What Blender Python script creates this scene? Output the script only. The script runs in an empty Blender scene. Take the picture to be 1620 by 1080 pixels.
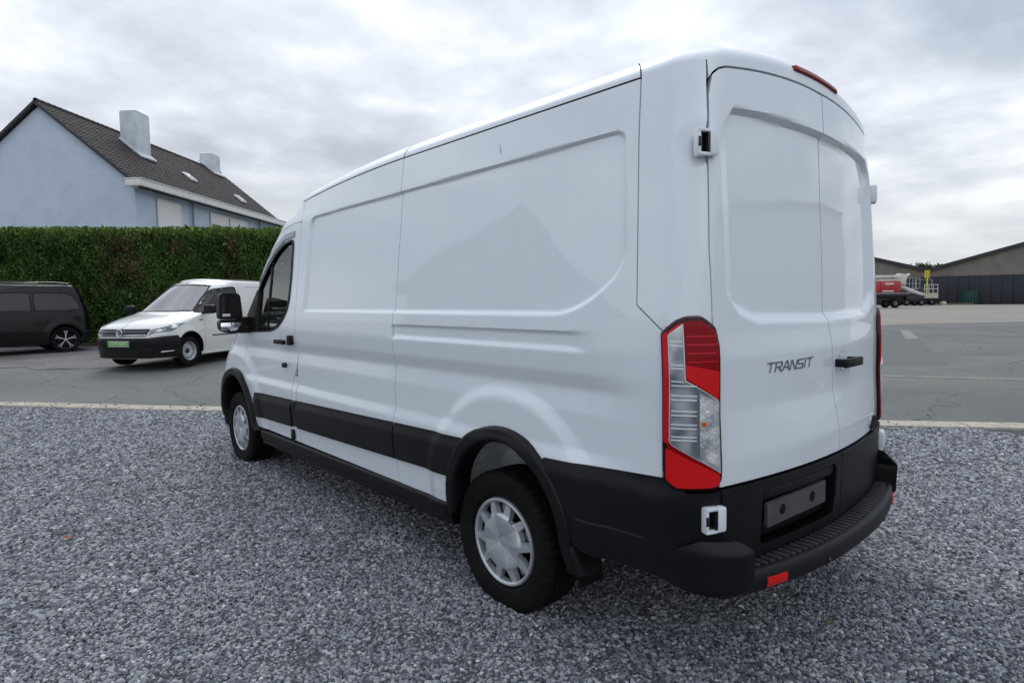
import bpy, bmesh, math, random
import numpy as np
from mathutils import Vector, Matrix
rng = np.random.default_rng(7); random.seed(7)
SC = bpy.context.scene
COL = SC.collection
R_ = math.radians

# ------------------------------------------------------------------ camera
CAM = np.array([-2.8513, -2.1759, 1.5001]); YAW, PITCH, ROLL = 0.7342, -0.0686, -0.0129
FPX = 958.63                                    # focal length in pixels of a 1620 px wide picture
_f = np.array([math.sin(YAW)*math.cos(PITCH), math.cos(YAW)*math.cos(PITCH), math.sin(PITCH)])
_r = np.array([math.cos(YAW), -math.sin(YAW), 0.0]); _u = np.cross(_r, _f)
_r, _u = math.cos(ROLL)*_r+math.sin(ROLL)*_u, -math.sin(ROLL)*_r+math.cos(ROLL)*_u
cd = bpy.data.cameras.new('camera'); cam = bpy.data.objects.new('camera', cd); COL.objects.link(cam)
cam.matrix_world = Matrix(((_r[0], _u[0], -_f[0], CAM[0]), (_r[1], _u[1], -_f[1], CAM[1]),
                           (_r[2], _u[2], -_f[2], CAM[2]), (0, 0, 0, 1)))
cd.sensor_width = 36.0; cd.lens = 36.0*FPX/1620.0; cd.clip_start = 0.05; cd.clip_end = 3000
SC.camera = cam
def at(px, py, depth):
    """world point seen at a photo pixel, at a depth along the optical axis (used only to take measurements)"""
    d = ((px-810)/FPX)*_r - ((py-540)/FPX)*_u + _f
    return CAM + d*depth

# ------------------------------------------------------------------ world: overcast sky
SUN_AZ, SUN_EL = R_(24), R_(46)                  # azimuth from +y towards +x
w = bpy.data.worlds.new('World'); SC.world = w; w.use_nodes = True
nt = w.node_tree; N = nt.nodes; L = nt.links; N.clear()
out = N.new('ShaderNodeOutputWorld')
sky = N.new('ShaderNodeTexSky'); sky.sky_type = 'NISHITA'; sky.sun_disc = False
sky.sun_elevation = SUN_EL; sky.sun_rotation = SUN_AZ; sky.air_density = 1.4; sky.dust_density = 3.0
bgs = N.new('ShaderNodeBackground'); bgs.inputs[1].default_value = 0.10; L.new(sky.outputs[0], bgs.inputs[0])
tc = N.new('ShaderNodeTexCoord'); nrm = N.new('ShaderNodeVectorMath'); nrm.operation = 'NORMALIZE'
L.new(tc.outputs['Generated'], nrm.inputs[0])
sep = N.new('ShaderNodeSeparateXYZ'); L.new(nrm.outputs[0], sep.inputs[0])
def wmath(op, a, b=None, clamp=False):
    n = N.new('ShaderNodeMath'); n.operation = op; n.use_clamp = clamp
    for i, v in enumerate((a, b)):
        if v is None: continue
        if isinstance(v, (int, float)): n.inputs[i].default_value = v
        else: L.new(v, n.inputs[i])
    return n.outputs[0]
zc = wmath('ADD', wmath('MAXIMUM', sep.outputs[2], 0.0), 0.22)
comb = N.new('ShaderNodeCombineXYZ')
L.new(wmath('DIVIDE', sep.outputs[0], zc), comb.inputs[0]); L.new(wmath('DIVIDE', sep.outputs[1], zc), comb.inputs[1])
n1 = N.new('ShaderNodeTexNoise'); n1.inputs['Scale'].default_value = 1.05; n1.inputs['Detail'].default_value = 6
n1.inputs['Roughness'].default_value = 0.50; n1.inputs['Distortion'].default_value = 0.35
mp = N.new('ShaderNodeMapping'); mp.inputs['Location'].default_value = (3.3, 1.7, 0.4); L.new(comb.outputs[0], mp.inputs[0]); L.new(mp.outputs[0], n1.inputs['Vector'])
n2 = N.new('ShaderNodeTexNoise'); n2.inputs['Scale'].default_value = 4.2; n2.inputs['Detail'].default_value = 6; n2.inputs['Roughness'].default_value = 0.58
L.new(mp.outputs[0], n2.inputs['Vector'])
nz = wmath('ADD', wmath('MULTIPLY', n1.outputs[0], 0.76), wmath('MULTIPLY', n2.outputs[0], 0.24))
rp = N.new('ShaderNodeValToRGB'); L.new(nz, rp.inputs[0])
e = rp.color_ramp.elements
e[0].position = 0.37; e[0].color = (0.29, 0.32, 0.38, 1)
e[1].position = 0.635; e[1].color = (0.78, 0.80, 0.825, 1)
for p, c in ((0.445, (0.38, 0.41, 0.47, 1)), (0.52, (0.50, 0.528, 0.578, 1)), (0.575, (0.62, 0.645, 0.685, 1))):
    k = e.new(p); k.color = c
# pale band of haze low over the horizon
hz = N.new('ShaderNodeMix'); hz.data_type = 'RGBA'
hf = N.new('ShaderNodeMapRange'); L.new(sep.outputs[2], hf.inputs[0]); hf.inputs[1].default_value = 0.0; hf.inputs[2].default_value = 0.22
hf.inputs[3].default_value = 0.75; hf.inputs[4].default_value = 0.0; hf.interpolation_type = 'SMOOTHSTEP'
L.new(hf.outputs[0], hz.inputs[0]); L.new(rp.outputs[0], hz.inputs[6]); hz.inputs[7].default_value = (0.60, 0.63, 0.67, 1)
# thinner cloud round the hidden sun
sd = (math.sin(SUN_AZ)*math.cos(SUN_EL), math.cos(SUN_AZ)*math.cos(SUN_EL), math.sin(SUN_EL))
dt = N.new('ShaderNodeVectorMath'); dt.operation = 'DOT_PRODUCT'; L.new(nrm.outputs[0], dt.inputs[0]); dt.inputs[1].default_value = sd
gl = wmath('POWER', wmath('MAXIMUM', dt.outputs['Value'], 0.0), 7.0)
gain = wmath('ADD', 1.0, wmath('MULTIPLY', gl, wmath('MULTIPLY', n1.outputs[0], 0.5)))
# an overcast sky brightens evenly from the horizon to the zenith
gain = wmath('MULTIPLY', gain, wmath('ADD', 0.78, wmath('MULTIPLY', wmath('MAXIMUM', sep.outputs[2], 0.0), 0.95)))
gm = N.new('ShaderNodeVectorMath'); gm.operation = 'SCALE'; L.new(hz.outputs[2], gm.inputs[0]); L.new(gain, gm.inputs['Scale'])
bgc = N.new('ShaderNodeBackground'); L.new(gm.outputs[0], bgc.inputs[0]); bgc.inputs[1].default_value = 0.98
mx = N.new('ShaderNodeMixShader'); mx.inputs[0].default_value = 0.93
L.new(bgs.outputs[0], mx.inputs[1]); L.new(bgc.outputs[0], mx.inputs[2]); L.new(mx.outputs[0], out.inputs[0])

# ------------------------------------------------------------------ sun behind thin cloud
sl = bpy.data.lights.new('sun', 'SUN'); sl.energy = 0.7; sl.angle = R_(25); sl.color = (1.0, 0.96, 0.90)
so = bpy.data.objects.new('sun', sl); COL.objects.link(so)
so.rotation_euler = Vector(sd).to_track_quat('Z', 'Y').to_euler(); so.location = (0, 0, 30)
SC.view_settings.view_transform = 'Standard'; SC.view_settings.look = 'None'
SC.view_settings.exposure = 0.64; SC.view_settings.gamma = 1.0; SC.view_settings.use_curve_mapping = False
# ------------------------------------------------------------------ materials
def srgb(r, g, b): return tuple(((v/255.0)/12.92 if v/255.0 <= .04045 else ((v/255.0+.055)/1.055)**2.4) for v in (r, g, b))
MATS = {}
def mat(name, col, rough=0.5, metal=0.0, coat=0.0, spec=0.5, var=None, vscale=5.0, bump=0.0, bscale=60.0, bdist=0.01, detail=4.0, rvar=0.0, alpha=None):
    """principled material; var = second colour mixed in by noise, bump = fine relief"""
    m = bpy.data.materials.new(name); m.use_nodes = True; MATS[name] = m
    nt = m.node_tree; b = nt.nodes['Principled BSDF']
    b.inputs['Base Color'].default_value = (*col, 1); b.inputs['Roughness'].default_value = rough
    b.inputs['Metallic'].default_value = metal; b.inputs['Coat Weight'].default_value = coat
    b.inputs['Coat Roughness'].default_value = 0.04; b.inputs['Specular IOR Level'].default_value = spec
    tc = None
    if var is not None or bump or rvar:
        tc = nt.nodes.new('ShaderNodeTexCoord')
    if var is not None or rvar:
        n = nt.nodes.new('ShaderNodeTexNoise'); n.inputs['Scale'].default_value = vscale; n.inputs['Detail'].default_value = detail
        n.inputs['Roughness'].default_value = 0.6
        nt.links.new(tc.outputs['Object'], n.inputs['Vector'])
        r = nt.nodes.new('ShaderNodeValToRGB'); nt.links.new(n.outputs[0], r.inputs[0])
        r.color_ramp.elements[0].position = 0.38; r.color_ramp.elements[1].position = 0.64
        if var is not None:
            r.color_ramp.elements[0].color = (*col, 1); r.color_ramp.elements[1].color = (*var, 1)
            nt.links.new(r.outputs[0], b.inputs['Base Color'])
        if rvar:
            mr = nt.nodes.new('ShaderNodeMapRange'); nt.links.new(n.outputs[0], mr.inputs[0])
            mr.inputs[1].default_value = .3; mr.inputs[2].default_value = .7
            mr.inputs[3].default_value = max(rough-rvar, .02); mr.inputs[4].default_value = rough+rvar
            nt.links.new(mr.outputs[0], b.inputs['Roughness'])
    if bump:
        n = nt.nodes.new('ShaderNodeTexNoise'); n.inputs['Scale'].default_value = bscale; n.inputs['Detail'].default_value = 3
        nt.links.new(tc.outputs['Object'], n.inputs['Vector'])
        bp = nt.nodes.new('ShaderNodeBump'); bp.inputs['Strength'].default_value = bump; bp.inputs['Distance'].default_value = bdist
        nt.links.new(n.outputs[0], bp.inputs['Height']); nt.links.new(bp.outputs[0], b.inputs['Normal'])
    return m
def glass(name, tint, refl=1.0, rough=0.01, ior=1.62, film=0.0):
    """tinted pane: what lies behind shows through the tint, the sky mirrors off the surface"""
    m = bpy.data.materials.new(name); m.use_nodes = True; MATS[name] = m
    nt = m.node_tree; nt.nodes.clear(); o = nt.nodes.new('ShaderNodeOutputMaterial')
    t = nt.nodes.new('ShaderNodeBsdfTransparent'); t.inputs[0].default_value = (*tint, 1)
    g = nt.nodes.new('ShaderNodeBsdfGlossy'); g.inputs['Roughness'].default_value = rough; g.inputs[0].default_value = (refl, refl, refl, 1)
    f = nt.nodes.new('ShaderNodeFresnel'); f.inputs[0].default_value = ior
    mr = nt.nodes.new('ShaderNodeMapRange'); nt.links.new(f.outputs[0], mr.inputs[0]); mr.inputs[3].default_value = film; mr.inputs[4].default_value = 1.0
    x = nt.nodes.new('ShaderNodeMixShader'); nt.links.new(mr.outputs[0], x.inputs[0])
    nt.links.new(t.outputs[0], x.inputs[1]); nt.links.new(g.outputs[0], x.inputs[2]); nt.links.new(x.outputs[0], o.inputs[0])
    return m

# ------------------------------------------------------------------ mesh helpers
def mobj(name, verts, faces, m, parent=None, smooth=True, ang=38, mats=None, fmat=None):
    me = bpy.data.meshes.new(name)
    me.from_pydata([tuple(map(float, v)) for v in verts], [], [tuple(int(i) for i in f) for f in faces]); me.validate()
    if m is not None: me.materials.append(m)
    if mats:
        for k in mats: me.materials.append(k)
    if fmat is not None: me.polygons.foreach_set('material_index', fmat)
    if smooth:
        me.polygons.foreach_set('use_smooth', [True]*len(me.polygons)); me.set_sharp_from_angle(angle=R_(ang))
    me.update()
    o = bpy.data.objects.new(name, me); COL.objects.link(o)
    if parent is not None: o.parent = parent
    return o
def thing(name, label, cat, loc=(0, 0, 0), rz=0.0, group=None):
    o = bpy.data.objects.new(name, None); COL.objects.link(o); o.empty_display_size = .2
    o.location = loc; o.rotation_euler = (0, 0, rz); o['label'] = label; o['category'] = cat
    if group: o['group'] = group
    return o
def tag(o, label, cat, group=None):
    o['label'] = label; o['category'] = cat
    if group: o['group'] = group
    return o
def struct(o): o['kind'] = 'structure'; return o

class MB:
    """collects shapes for one mesh object"""
    def __init__(s): s.v = []; s.f = []
    def add(s, v, f):
        b = len(s.v); s.v.extend([tuple(map(float, p)) for p in v]); s.f.extend([tuple(b+int(i) for i in q) for q in f]); return s
    def box(s, c, d, bev=0.0, rot=None):
        """box centre c, full size d, chamfered edges"""
        bm = bmesh.new(); bmesh.ops.create_cube(bm, size=1.0)
        for v in bm.verts: v.co = Vector((v.co.x*d[0], v.co.y*d[1], v.co.z*d[2]))
        if bev: bmesh.ops.bevel(bm, geom=list(bm.edges), offset=bev, segments=2, profile=0.6, affect='EDGES')
        M = Matrix.Identity(3) if rot is None else rot
        vs = [tuple(M @ v.co + Vector(c)) for v in bm.verts]
        bm.verts.ensure_lookup_table(); fs = [[v.index for v in f.verts] for f in bm.faces]; bm.free()
        return s.add(vs, fs)
    def tube(s, pts, r, n=8, closed=False, cap=True):
        pts = [Vector(p) for p in pts]; m = len(pts); rs = r if isinstance(r, (list, tuple)) else [r]*m
        vs = []; fs = []; up = None
        for i, p in enumerate(pts):
            if closed: t = (pts[(i+1) % m]-pts[i-1]).normalized()
            else: t = (pts[min(i+1, m-1)]-pts[max(i-1, 0)]).normalized()
            if up is None: up = Vector((0, 0, 1)) if abs(t.z) < .9 else Vector((1, 0, 0))
            a = t.cross(up).normalized(); b_ = a.cross(t); up = b_
            for k in range(n):
                q = 2*math.pi*k/n; vs.append(p+(a*math.cos(q)+b_*math.sin(q))*rs[i])
        for i in range(m if closed else m-1):
            j = (i+1) % m
            for k in range(n): fs.append((i*n+k, i*n+(k+1) % n, j*n+(k+1) % n, j*n+k))
        if cap and not closed: fs.append(tuple(range(n-1, -1, -1))); fs.append(tuple((m-1)*n+k for k in range(n)))
        return s.add(vs, fs)
    def lathe(s, prof, c=(0, 0, 0), axis='x', n=32, cap=False):
        """prof = [(along axis, radius)]"""
        vs = []; fs = []
        for (a, r) in prof:
            for k in range(n):
                q = 2*math.pi*k/n; u, v = r*math.cos(q), r*math.sin(q)
                p = {'x': (a, u, v), 'y': (u, a, v), 'z': (u, v, a)}[axis]
                vs.append((p[0]+c[0], p[1]+c[1], p[2]+c[2]))
        for i in range(len(prof)-1):
            for k in range(n): fs.append((i*n+k, i*n+(k+1) % n, (i+1)*n+(k+1) % n, (i+1)*n+k))
        if cap: fs.append(tuple(range(n-1, -1, -1))); fs.append(tuple((len(prof)-1)*n+k for k in range(n)))
        return s.add(vs, fs)
    def prism(s, poly, h0, h1, fn):
        """extrude a 2-D outline between two levels; fn(u, v, h) -> point"""
        n = len(poly); vs = [fn(u, v, h0) for u, v in poly]+[fn(u, v, h1) for u, v in poly]
        fs = [tuple(range(n-1, -1, -1)), tuple(range(n, 2*n))]+[(i, (i+1) % n, n+(i+1) % n, n+i) for i in range(n)]
        return s.add(vs, fs)
    def build(s, name, m, parent=None, smooth=True, ang=38):
        me = bpy.data.meshes.new(name); me.from_pydata(s.v, [], s.f)
        bm = bmesh.new(); bm.from_mesh(me); bmesh.ops.recalc_face_normals(bm, faces=bm.faces); bm.to_mesh(me); bm.free()
        if m is not None: me.materials.append(m)
        if smooth:
            me.polygons.foreach_set('use_smooth', [True]*len(me.polygons)); me.set_sharp_from_angle(angle=R_(ang))
        me.update(); o = bpy.data.objects.new(name, me); COL.objects.link(o)
        if parent is not None: o.parent = parent
        return o
def rotz(a): return Matrix.Rotation(a, 3, 'Z')
def rotx(a): return Matrix.Rotation(a, 3, 'X')
def roty(a): return Matrix.Rotation(a, 3, 'Y')

def ss(a, b, x): t = np.clip((x-a)/(b-a), 0, 1); return t*t*(3-2*t)
def table(pts, sig=.008, lo=0.0, hi=3.2):
    zs = np.arange(lo, hi, .002); p = np.array(pts, float); v = np.interp(zs, p[:, 0], p[:, 1])
    k = np.exp(-.5*(np.arange(-60, 61)*.002/sig)**2); k /= k.sum()
    v = np.convolve(np.pad(v, 60, mode='edge'), k, mode='valid'); return lambda z: np.interp(z, zs, v)
def sdf(poly, U, V):
    """signed distance to a closed outline, negative inside"""
    P = np.array(poly, float); A = P; B = np.roll(P, -1, 0); U = np.asarray(U, float).ravel(); V = np.asarray(V, float).ravel()
    D = np.full(U.shape, 1e9); ins = np.zeros(U.shape, bool)
    for (ax, ay), (bx, by) in zip(A, B):
        dx, dy = bx-ax, by-ay; l = dx*dx+dy*dy+1e-18
        t = np.clip(((U-ax)*dx+(V-ay)*dy)/l, 0, 1); D = np.minimum(D, (U-ax-t*dx)**2+(V-ay-t*dy)**2)
        if ay != by:
            c = ((ay > V) != (by > V)) & (U < (bx-ax)*(V-ay)/(by-ay)+ax); ins ^= c
    D = np.sqrt(D); return np.where(ins, -D, D)
def rounded(poly, rad, n=6):
    """round the corners of an outline; rad a number or one per corner"""
    P = [np.array(p, float) for p in poly]; m = len(P); rs = rad if isinstance(rad, (list, tuple)) else [rad]*m; o = []
    for i in range(m):
        p, a, b = P[i], P[i-1]-P[i], P[(i+1) % m]-P[i]; la, lb = np.linalg.norm(a), np.linalg.norm(b)
        r = min(rs[i], la*.48, lb*.48)
        if r < 1e-5: o.append(tuple(p)); continue
        s0, s1 = p+a/la*r, p+b/lb*r
        for k in range(n+1):
            t = k/n; o.append(tuple((1-t)**2*s0+2*t*(1-t)*p+t*t*s1))
    return o
def inset(poly, d):
    """move an outline inwards by d"""
    P = np.array(poly, float); A = np.sum(P[:, 0]*np.roll(P[:, 1], -1)-np.roll(P[:, 0], -1)*P[:, 1])
    e = np.roll(P, -1, 0)-P; e /= np.linalg.norm(e, axis=1)[:, None]+1e-12
    n = np.stack([-e[:, 1], e[:, 0]], 1)*(1 if A > 0 else -1); m = n+np.roll(n, 1, 0)
    m /= np.maximum(np.sum(m*m, 1), .5)[:, None]/2
    return [tuple(p) for p in P+m*d]
def _clip(poly, ax, val, keep_gt):
    o = []; n = len(poly)
    for i in range(n):
        a, b = poly[i-1], poly[i]; ia = (a[ax] >= val) if keep_gt else (a[ax] <= val); ib = (b[ax] >= val) if keep_gt else (b[ax] <= val)
        if ia != ib:
            t = (val-a[ax])/(b[ax]-a[ax]); q = [a[0]+t*(b[0]-a[0]), a[1]+t*(b[1]-a[1])]; q[ax] = val; o.append(tuple(q))
        if ib: o.append(tuple(b))
    return o
def sheet(name, outline, cell, fmap, m, parent=None, h=0.0, bevel=0.0, skirt=0.02, ref=None, flip=False, ang=38, cellv=None, get=False):
    """panel with any outline in a 2-D parameter plane, laid on a curved surface: fmap(U, V) -> (n,3) points.
    h lifts it along the normal, bevel rounds its rim, skirt turns the rim inwards."""
    P = [tuple(map(float, p)) for p in outline]; A = np.array(P); u0, v0 = A.min(0)-1e-4; u1, v1 = A.max(0)+1e-4
    cv = cellv or cell; nu = max(1, int(np.ceil((u1-u0)/cell))); nv = max(1, int(np.ceil((v1-v0)/cv)))
    gu = np.linspace(u0, u1, nu+1); gv = np.linspace(v0, v1, nv+1); du, dv = gu[1]-gu[0], gv[1]-gv[0]
    bnd = np.zeros((nu, nv), bool)
    for i in range(len(P)):
        a, b = np.array(P[i-1]), np.array(P[i]); k = int(max(abs(b-a)/np.array([du, dv]))*5)+3
        t = np.linspace(0, 1, k)[:, None]; q = a+(b-a)*t
        bnd[np.clip(((q[:, 0]-u0)/du).astype(int), 0, nu-1), np.clip(((q[:, 1]-v0)/dv).astype(int), 0, nv-1)] = True
    cu, cvv = np.meshgrid((gu[:-1]+gu[1:])/2, (gv[:-1]+gv[1:])/2, indexing='ij')
    ins = (sdf(P, cu, cvv) < 0).reshape(nu, nv)
    key = {}; uv = []; faces = []
    def vid(p):
        k = (round(p[0]*2e5), round(p[1]*2e5))
        if k not in key: key[k] = len(uv); uv.append((p[0], p[1]))
        return key[k]
    for i in range(nu):
        strip = None
        for j in range(nv):
            if bnd[i, j]:
                if strip is None: strip = _clip(_clip(P, 0, gu[i], True), 0, gu[i+1], False)
                if len(strip) < 3: continue
                c = _clip(_clip(strip, 1, gv[j], True), 1, gv[j+1], False)
                ids = []
                for p in c:
                    q = vid(p)
                    if not ids or ids[-1] != q: ids.append(q)
                if len(ids) > 1 and ids[0] == ids[-1]: ids.pop()
                if len(set(ids)) >= 3:
                    if len(set(ids)) == len(ids): faces.append(ids)
                    else:
                        seen = []; [seen.append(t) for t in ids if t not in seen]; faces.append(seen)
            elif ins[i, j]:
                faces.append([vid((gu[i], gv[j])), vid((gu[i+1], gv[j])), vid((gu[i+1], gv[j+1])), vid((gu[i], gv[j+1]))])
    # consistent winding in the parameter plane
    UV = np.array(uv)
    ff = []
    for f in faces:
        q = UV[f]; a = np.sum(q[:, 0]*np.roll(q[:, 1], -1)-np.roll(q[:, 0], -1)*q[:, 1])
        if abs(a) < 1e-11: continue
        ff.append(f if a > 0 else f[::-1])
    faces = ff; U, V = UV[:, 0], UV[:, 1]; e = 1e-4
    X = fmap(U, V); Nn = np.cross(fmap(U+e, V)-fmap(U-e, V), fmap(U, V+e)-fmap(U, V-e)); Nn /= np.linalg.norm(Nn, axis=1)[:, None]+1e-12
    sg = 1.0
    if ref is not None: sg = 1.0 if np.median(np.sum((X-np.array(ref))*Nn, 1)) > 0 else -1.0
    if flip: sg = -sg
    Nn = Nn*sg
    if sg < 0: faces = [f[::-1] for f in faces]
    hh = np.full(len(X), h)
    if bevel:
        d = np.clip(np.abs(sdf(P, U, V))/bevel, 0, 1); hh = h*np.sqrt(np.maximum(0, 1-(1-d)**2))+0.0005
    X = X+Nn*hh[:, None]
    vs = list(X)
    if skirt:
        cnt = {}
        for f in faces:
            for a, b in zip(f, f[1:]+f[:1]): cnt[(min(a, b), max(a, b))] = cnt.get((min(a, b), max(a, b)), 0)+1
        low = {}
        for f in list(faces):
            for a, b in zip(f, f[1:]+f[:1]):
                if cnt[(min(a, b), max(a, b))] == 1:
                    for k in (a, b):
                        if k not in low: low[k] = len(vs); vs.append(X[k]-Nn[k]*(skirt+hh[k]))
                    faces.append([b, a, low[a], low[b]])
    if get: return vs, faces
    return mobj(name, vs, faces, m, parent, ang=ang)
def stack(*a): return np.stack([np.asarray(x, float)*np.ones_like(np.asarray(a[0], float)) if np.ndim(x) == 0 else np.asarray(x, float) for x in a], 1)
def mirror_obj(o, name=None, parent=None):
    """copy mirrored in x (its own mesh with the winding turned)"""
    me = o.data.copy(); n = len(me.vertices); co = np.empty(n*3); me.vertices.foreach_get('co', co); co[0::3] *= -1
    me.vertices.foreach_set('co', co); me.flip_normals(); me.update()
    c = bpy.data.objects.new(name or o.name.split('.')[0], me); COL.objects.link(c); c.parent = parent if parent is not None else o.parent
    return c
def copy_tree(o, parent=None):
    c = o.copy(); COL.objects.link(c); c.parent = parent
    for ch in [x for x in bpy.data.objects if x.parent == o]: copy_tree(ch, c)
    return c
# ------------------------------------------------------------------ vehicle materials
PAINT = mat('white_paint', (0.775, 0.825, 0.88), rough=0.32, coat=1.0, spec=0.5, bump=0.012, bscale=900, bdist=0.002)
MATS['white_paint'].node_tree.nodes['Principled BSDF'].inputs['Coat Roughness'].default_value = 0.035
def _dust(m, base, dirt, amount):
    """faint streaks of dried dirt over paint"""
    nt = m.node_tree; b = nt.nodes['Principled BSDF']; tc = nt.nodes.new('ShaderNodeTexCoord')
    mp = nt.nodes.new('ShaderNodeMapping'); mp.inputs['Scale'].default_value = (3, 3, .7); nt.links.new(tc.outputs['Object'], mp.inputs[0])
    n = nt.nodes.new('ShaderNodeTexNoise'); n.inputs['Scale'].default_value = 3.0; n.inputs['Detail'].default_value = 8; n.inputs['Roughness'].default_value = .7
    nt.links.new(mp.outputs[0], n.inputs['Vector'])
    r = nt.nodes.new('ShaderNodeMapRange'); nt.links.new(n.outputs[0], r.inputs[0]); r.inputs[1].default_value = .5; r.inputs[2].default_value = .8
    r.inputs[3].default_value = 0; r.inputs[4].default_value = amount
    x = nt.nodes.new('ShaderNodeMix'); x.data_type = 'RGBA'; nt.links.new(r.outputs[0], x.inputs[0])
    x.inputs[6].default_value = (*base, 1); x.inputs[7].default_value = (*dirt, 1); nt.links.new(x.outputs[2], b.inputs['Base Color'])
_dust(PAINT, (0.775, 0.825, 0.88), (0.62, 0.63, 0.62), 0.20)
def _ripple(m, sc, dist):
    nt = m.node_tree; b = nt.nodes['Principled BSDF']; old = [n for n in nt.nodes if n.type == 'BUMP'][0]; tc = nt.nodes.new('ShaderNodeTexCoord'); n = nt.nodes.new('ShaderNodeTexNoise'); n.inputs['Scale'].default_value = sc; n.inputs['Detail'].default_value = 1
    nt.links.new(tc.outputs['Object'], n.inputs['Vector']); bp = nt.nodes.new('ShaderNodeBump'); bp.inputs['Strength'].default_value = 1.0; bp.inputs['Distance'].default_value = dist; nt.links.new(n.outputs[0], bp.inputs['Height']); nt.links.new(bp.outputs[0], old.inputs['Normal']); nt.links.new(bp.outputs[0], b.inputs['Coat Normal'])
_ripple(PAINT, 2.2, .0035)
PLASTIC = mat('black_grained_plastic', (0.004, 0.0045, 0.006), rough=0.46, spec=0.26, var=(0.006, 0.0065, 0.008), vscale=7, bump=0.25, bscale=700, bdist=0.002)
STEPPL = mat('worn_step_plastic', (0.018, 0.0185, 0.021), rough=0.55, spec=0.35, var=(0.030, 0.030, 0.032), vscale=9, bump=0.25, bscale=500, bdist=0.002)
GLOSSBLK = mat('gloss_black', (0.008, 0.008, 0.010), rough=0.16, coat=0.25, spec=.35)
DARK = mat('dark_interior', (0.012, 0.012, 0.014), rough=0.9, spec=0.1)
RUBBER = mat('tyre_rubber', (0.0045, 0.0045, 0.0055), rough=0.75, spec=0.16, var=(0.008, 0.0078, 0.0078), vscale=14, bump=0.3, bscale=220, bdist=0.002)
SILVER = mat('silver_wheel_paint', (0.56, 0.585, 0.62), rough=0.30, metal=0.50, coat=0.35, var=(0.50, 0.525, 0.56), vscale=12)
STEEL = mat('black_steel_rim', (0.015, 0.015, 0.017), rough=0.5, metal=0.3)
LINER = mat('wheel_well_primer', (0.74, 0.78, 0.82), rough=0.6, var=(0.5, 0.52, 0.55), vscale=9, bump=.3, bscale=90)
CHROME = mat('chrome', (0.75, 0.76, 0.78), rough=0.10, metal=1.0)
BADGE = mat('badge_silver', (0.30, 0.31, 0.33), rough=0.22, metal=0.9)
BADGEBLUE = mat('badge_dark_oval', (0.006, 0.009, 0.022), rough=0.6, spec=.1)
REDLENS = mat('red_lens', (0.62, 0.006, 0.014), rough=0.25, coat=0.25, spec=0.3)
REDDARK = mat('dark_red_lens', (0.26, 0.001, 0.006), rough=0.3, coat=0.12, spec=.15)
REDBRIGHT = mat('bright_red_lens', (0.66, 0.010, 0.012), rough=0.25, coat=0.2, spec=.25)
LAMPRIM = mat('lamp_rim', (0.030, 0.001, 0.003), rough=0.2, coat=0.2, spec=.2)
CLEARDK = mat('lamp_clear_dark', (0.20, 0.225, 0.26), rough=0.10, metal=0.4, coat=1.0, var=(0.66, 0.69, 0.72), vscale=11, detail=1)
CLEARLT = mat('lamp_clear_bright', (0.90, 0.91, 0.92), rough=0.18, metal=0.4, coat=1.0, var=(0.40, 0.42, 0.45), vscale=14, detail=2, bump=.5, bscale=45, bdist=.010)
LAMPBAR = mat('lamp_white_bar', (0.78, 0.80, 0.82), rough=0.2, coat=1.0)
AMBER = mat('amber_lens', (0.55, 0.13, 0.01), rough=0.2, coat=.6)
GLASS = glass('tinted_glass', (0.55, 0.66, 0.62))
GLASSDK = glass('dark_glass', (0.10, 0.12, 0.12))
WHITEPL = mat('white_plastic', (0.72, 0.73, 0.74), rough=0.35, coat=.4)
SEATGREY = mat('seat_cloth', (0.045, 0.047, 0.052), rough=0.9, var=(0.06, 0.06, 0.065), vscale=40)
CABGREY = mat('cab_plastic', (0.09, 0.092, 0.095), rough=0.7)
MIRROR = mat('mirror_glass', (0.80, 0.82, 0.84), rough=0.02, metal=1.0)
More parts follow.
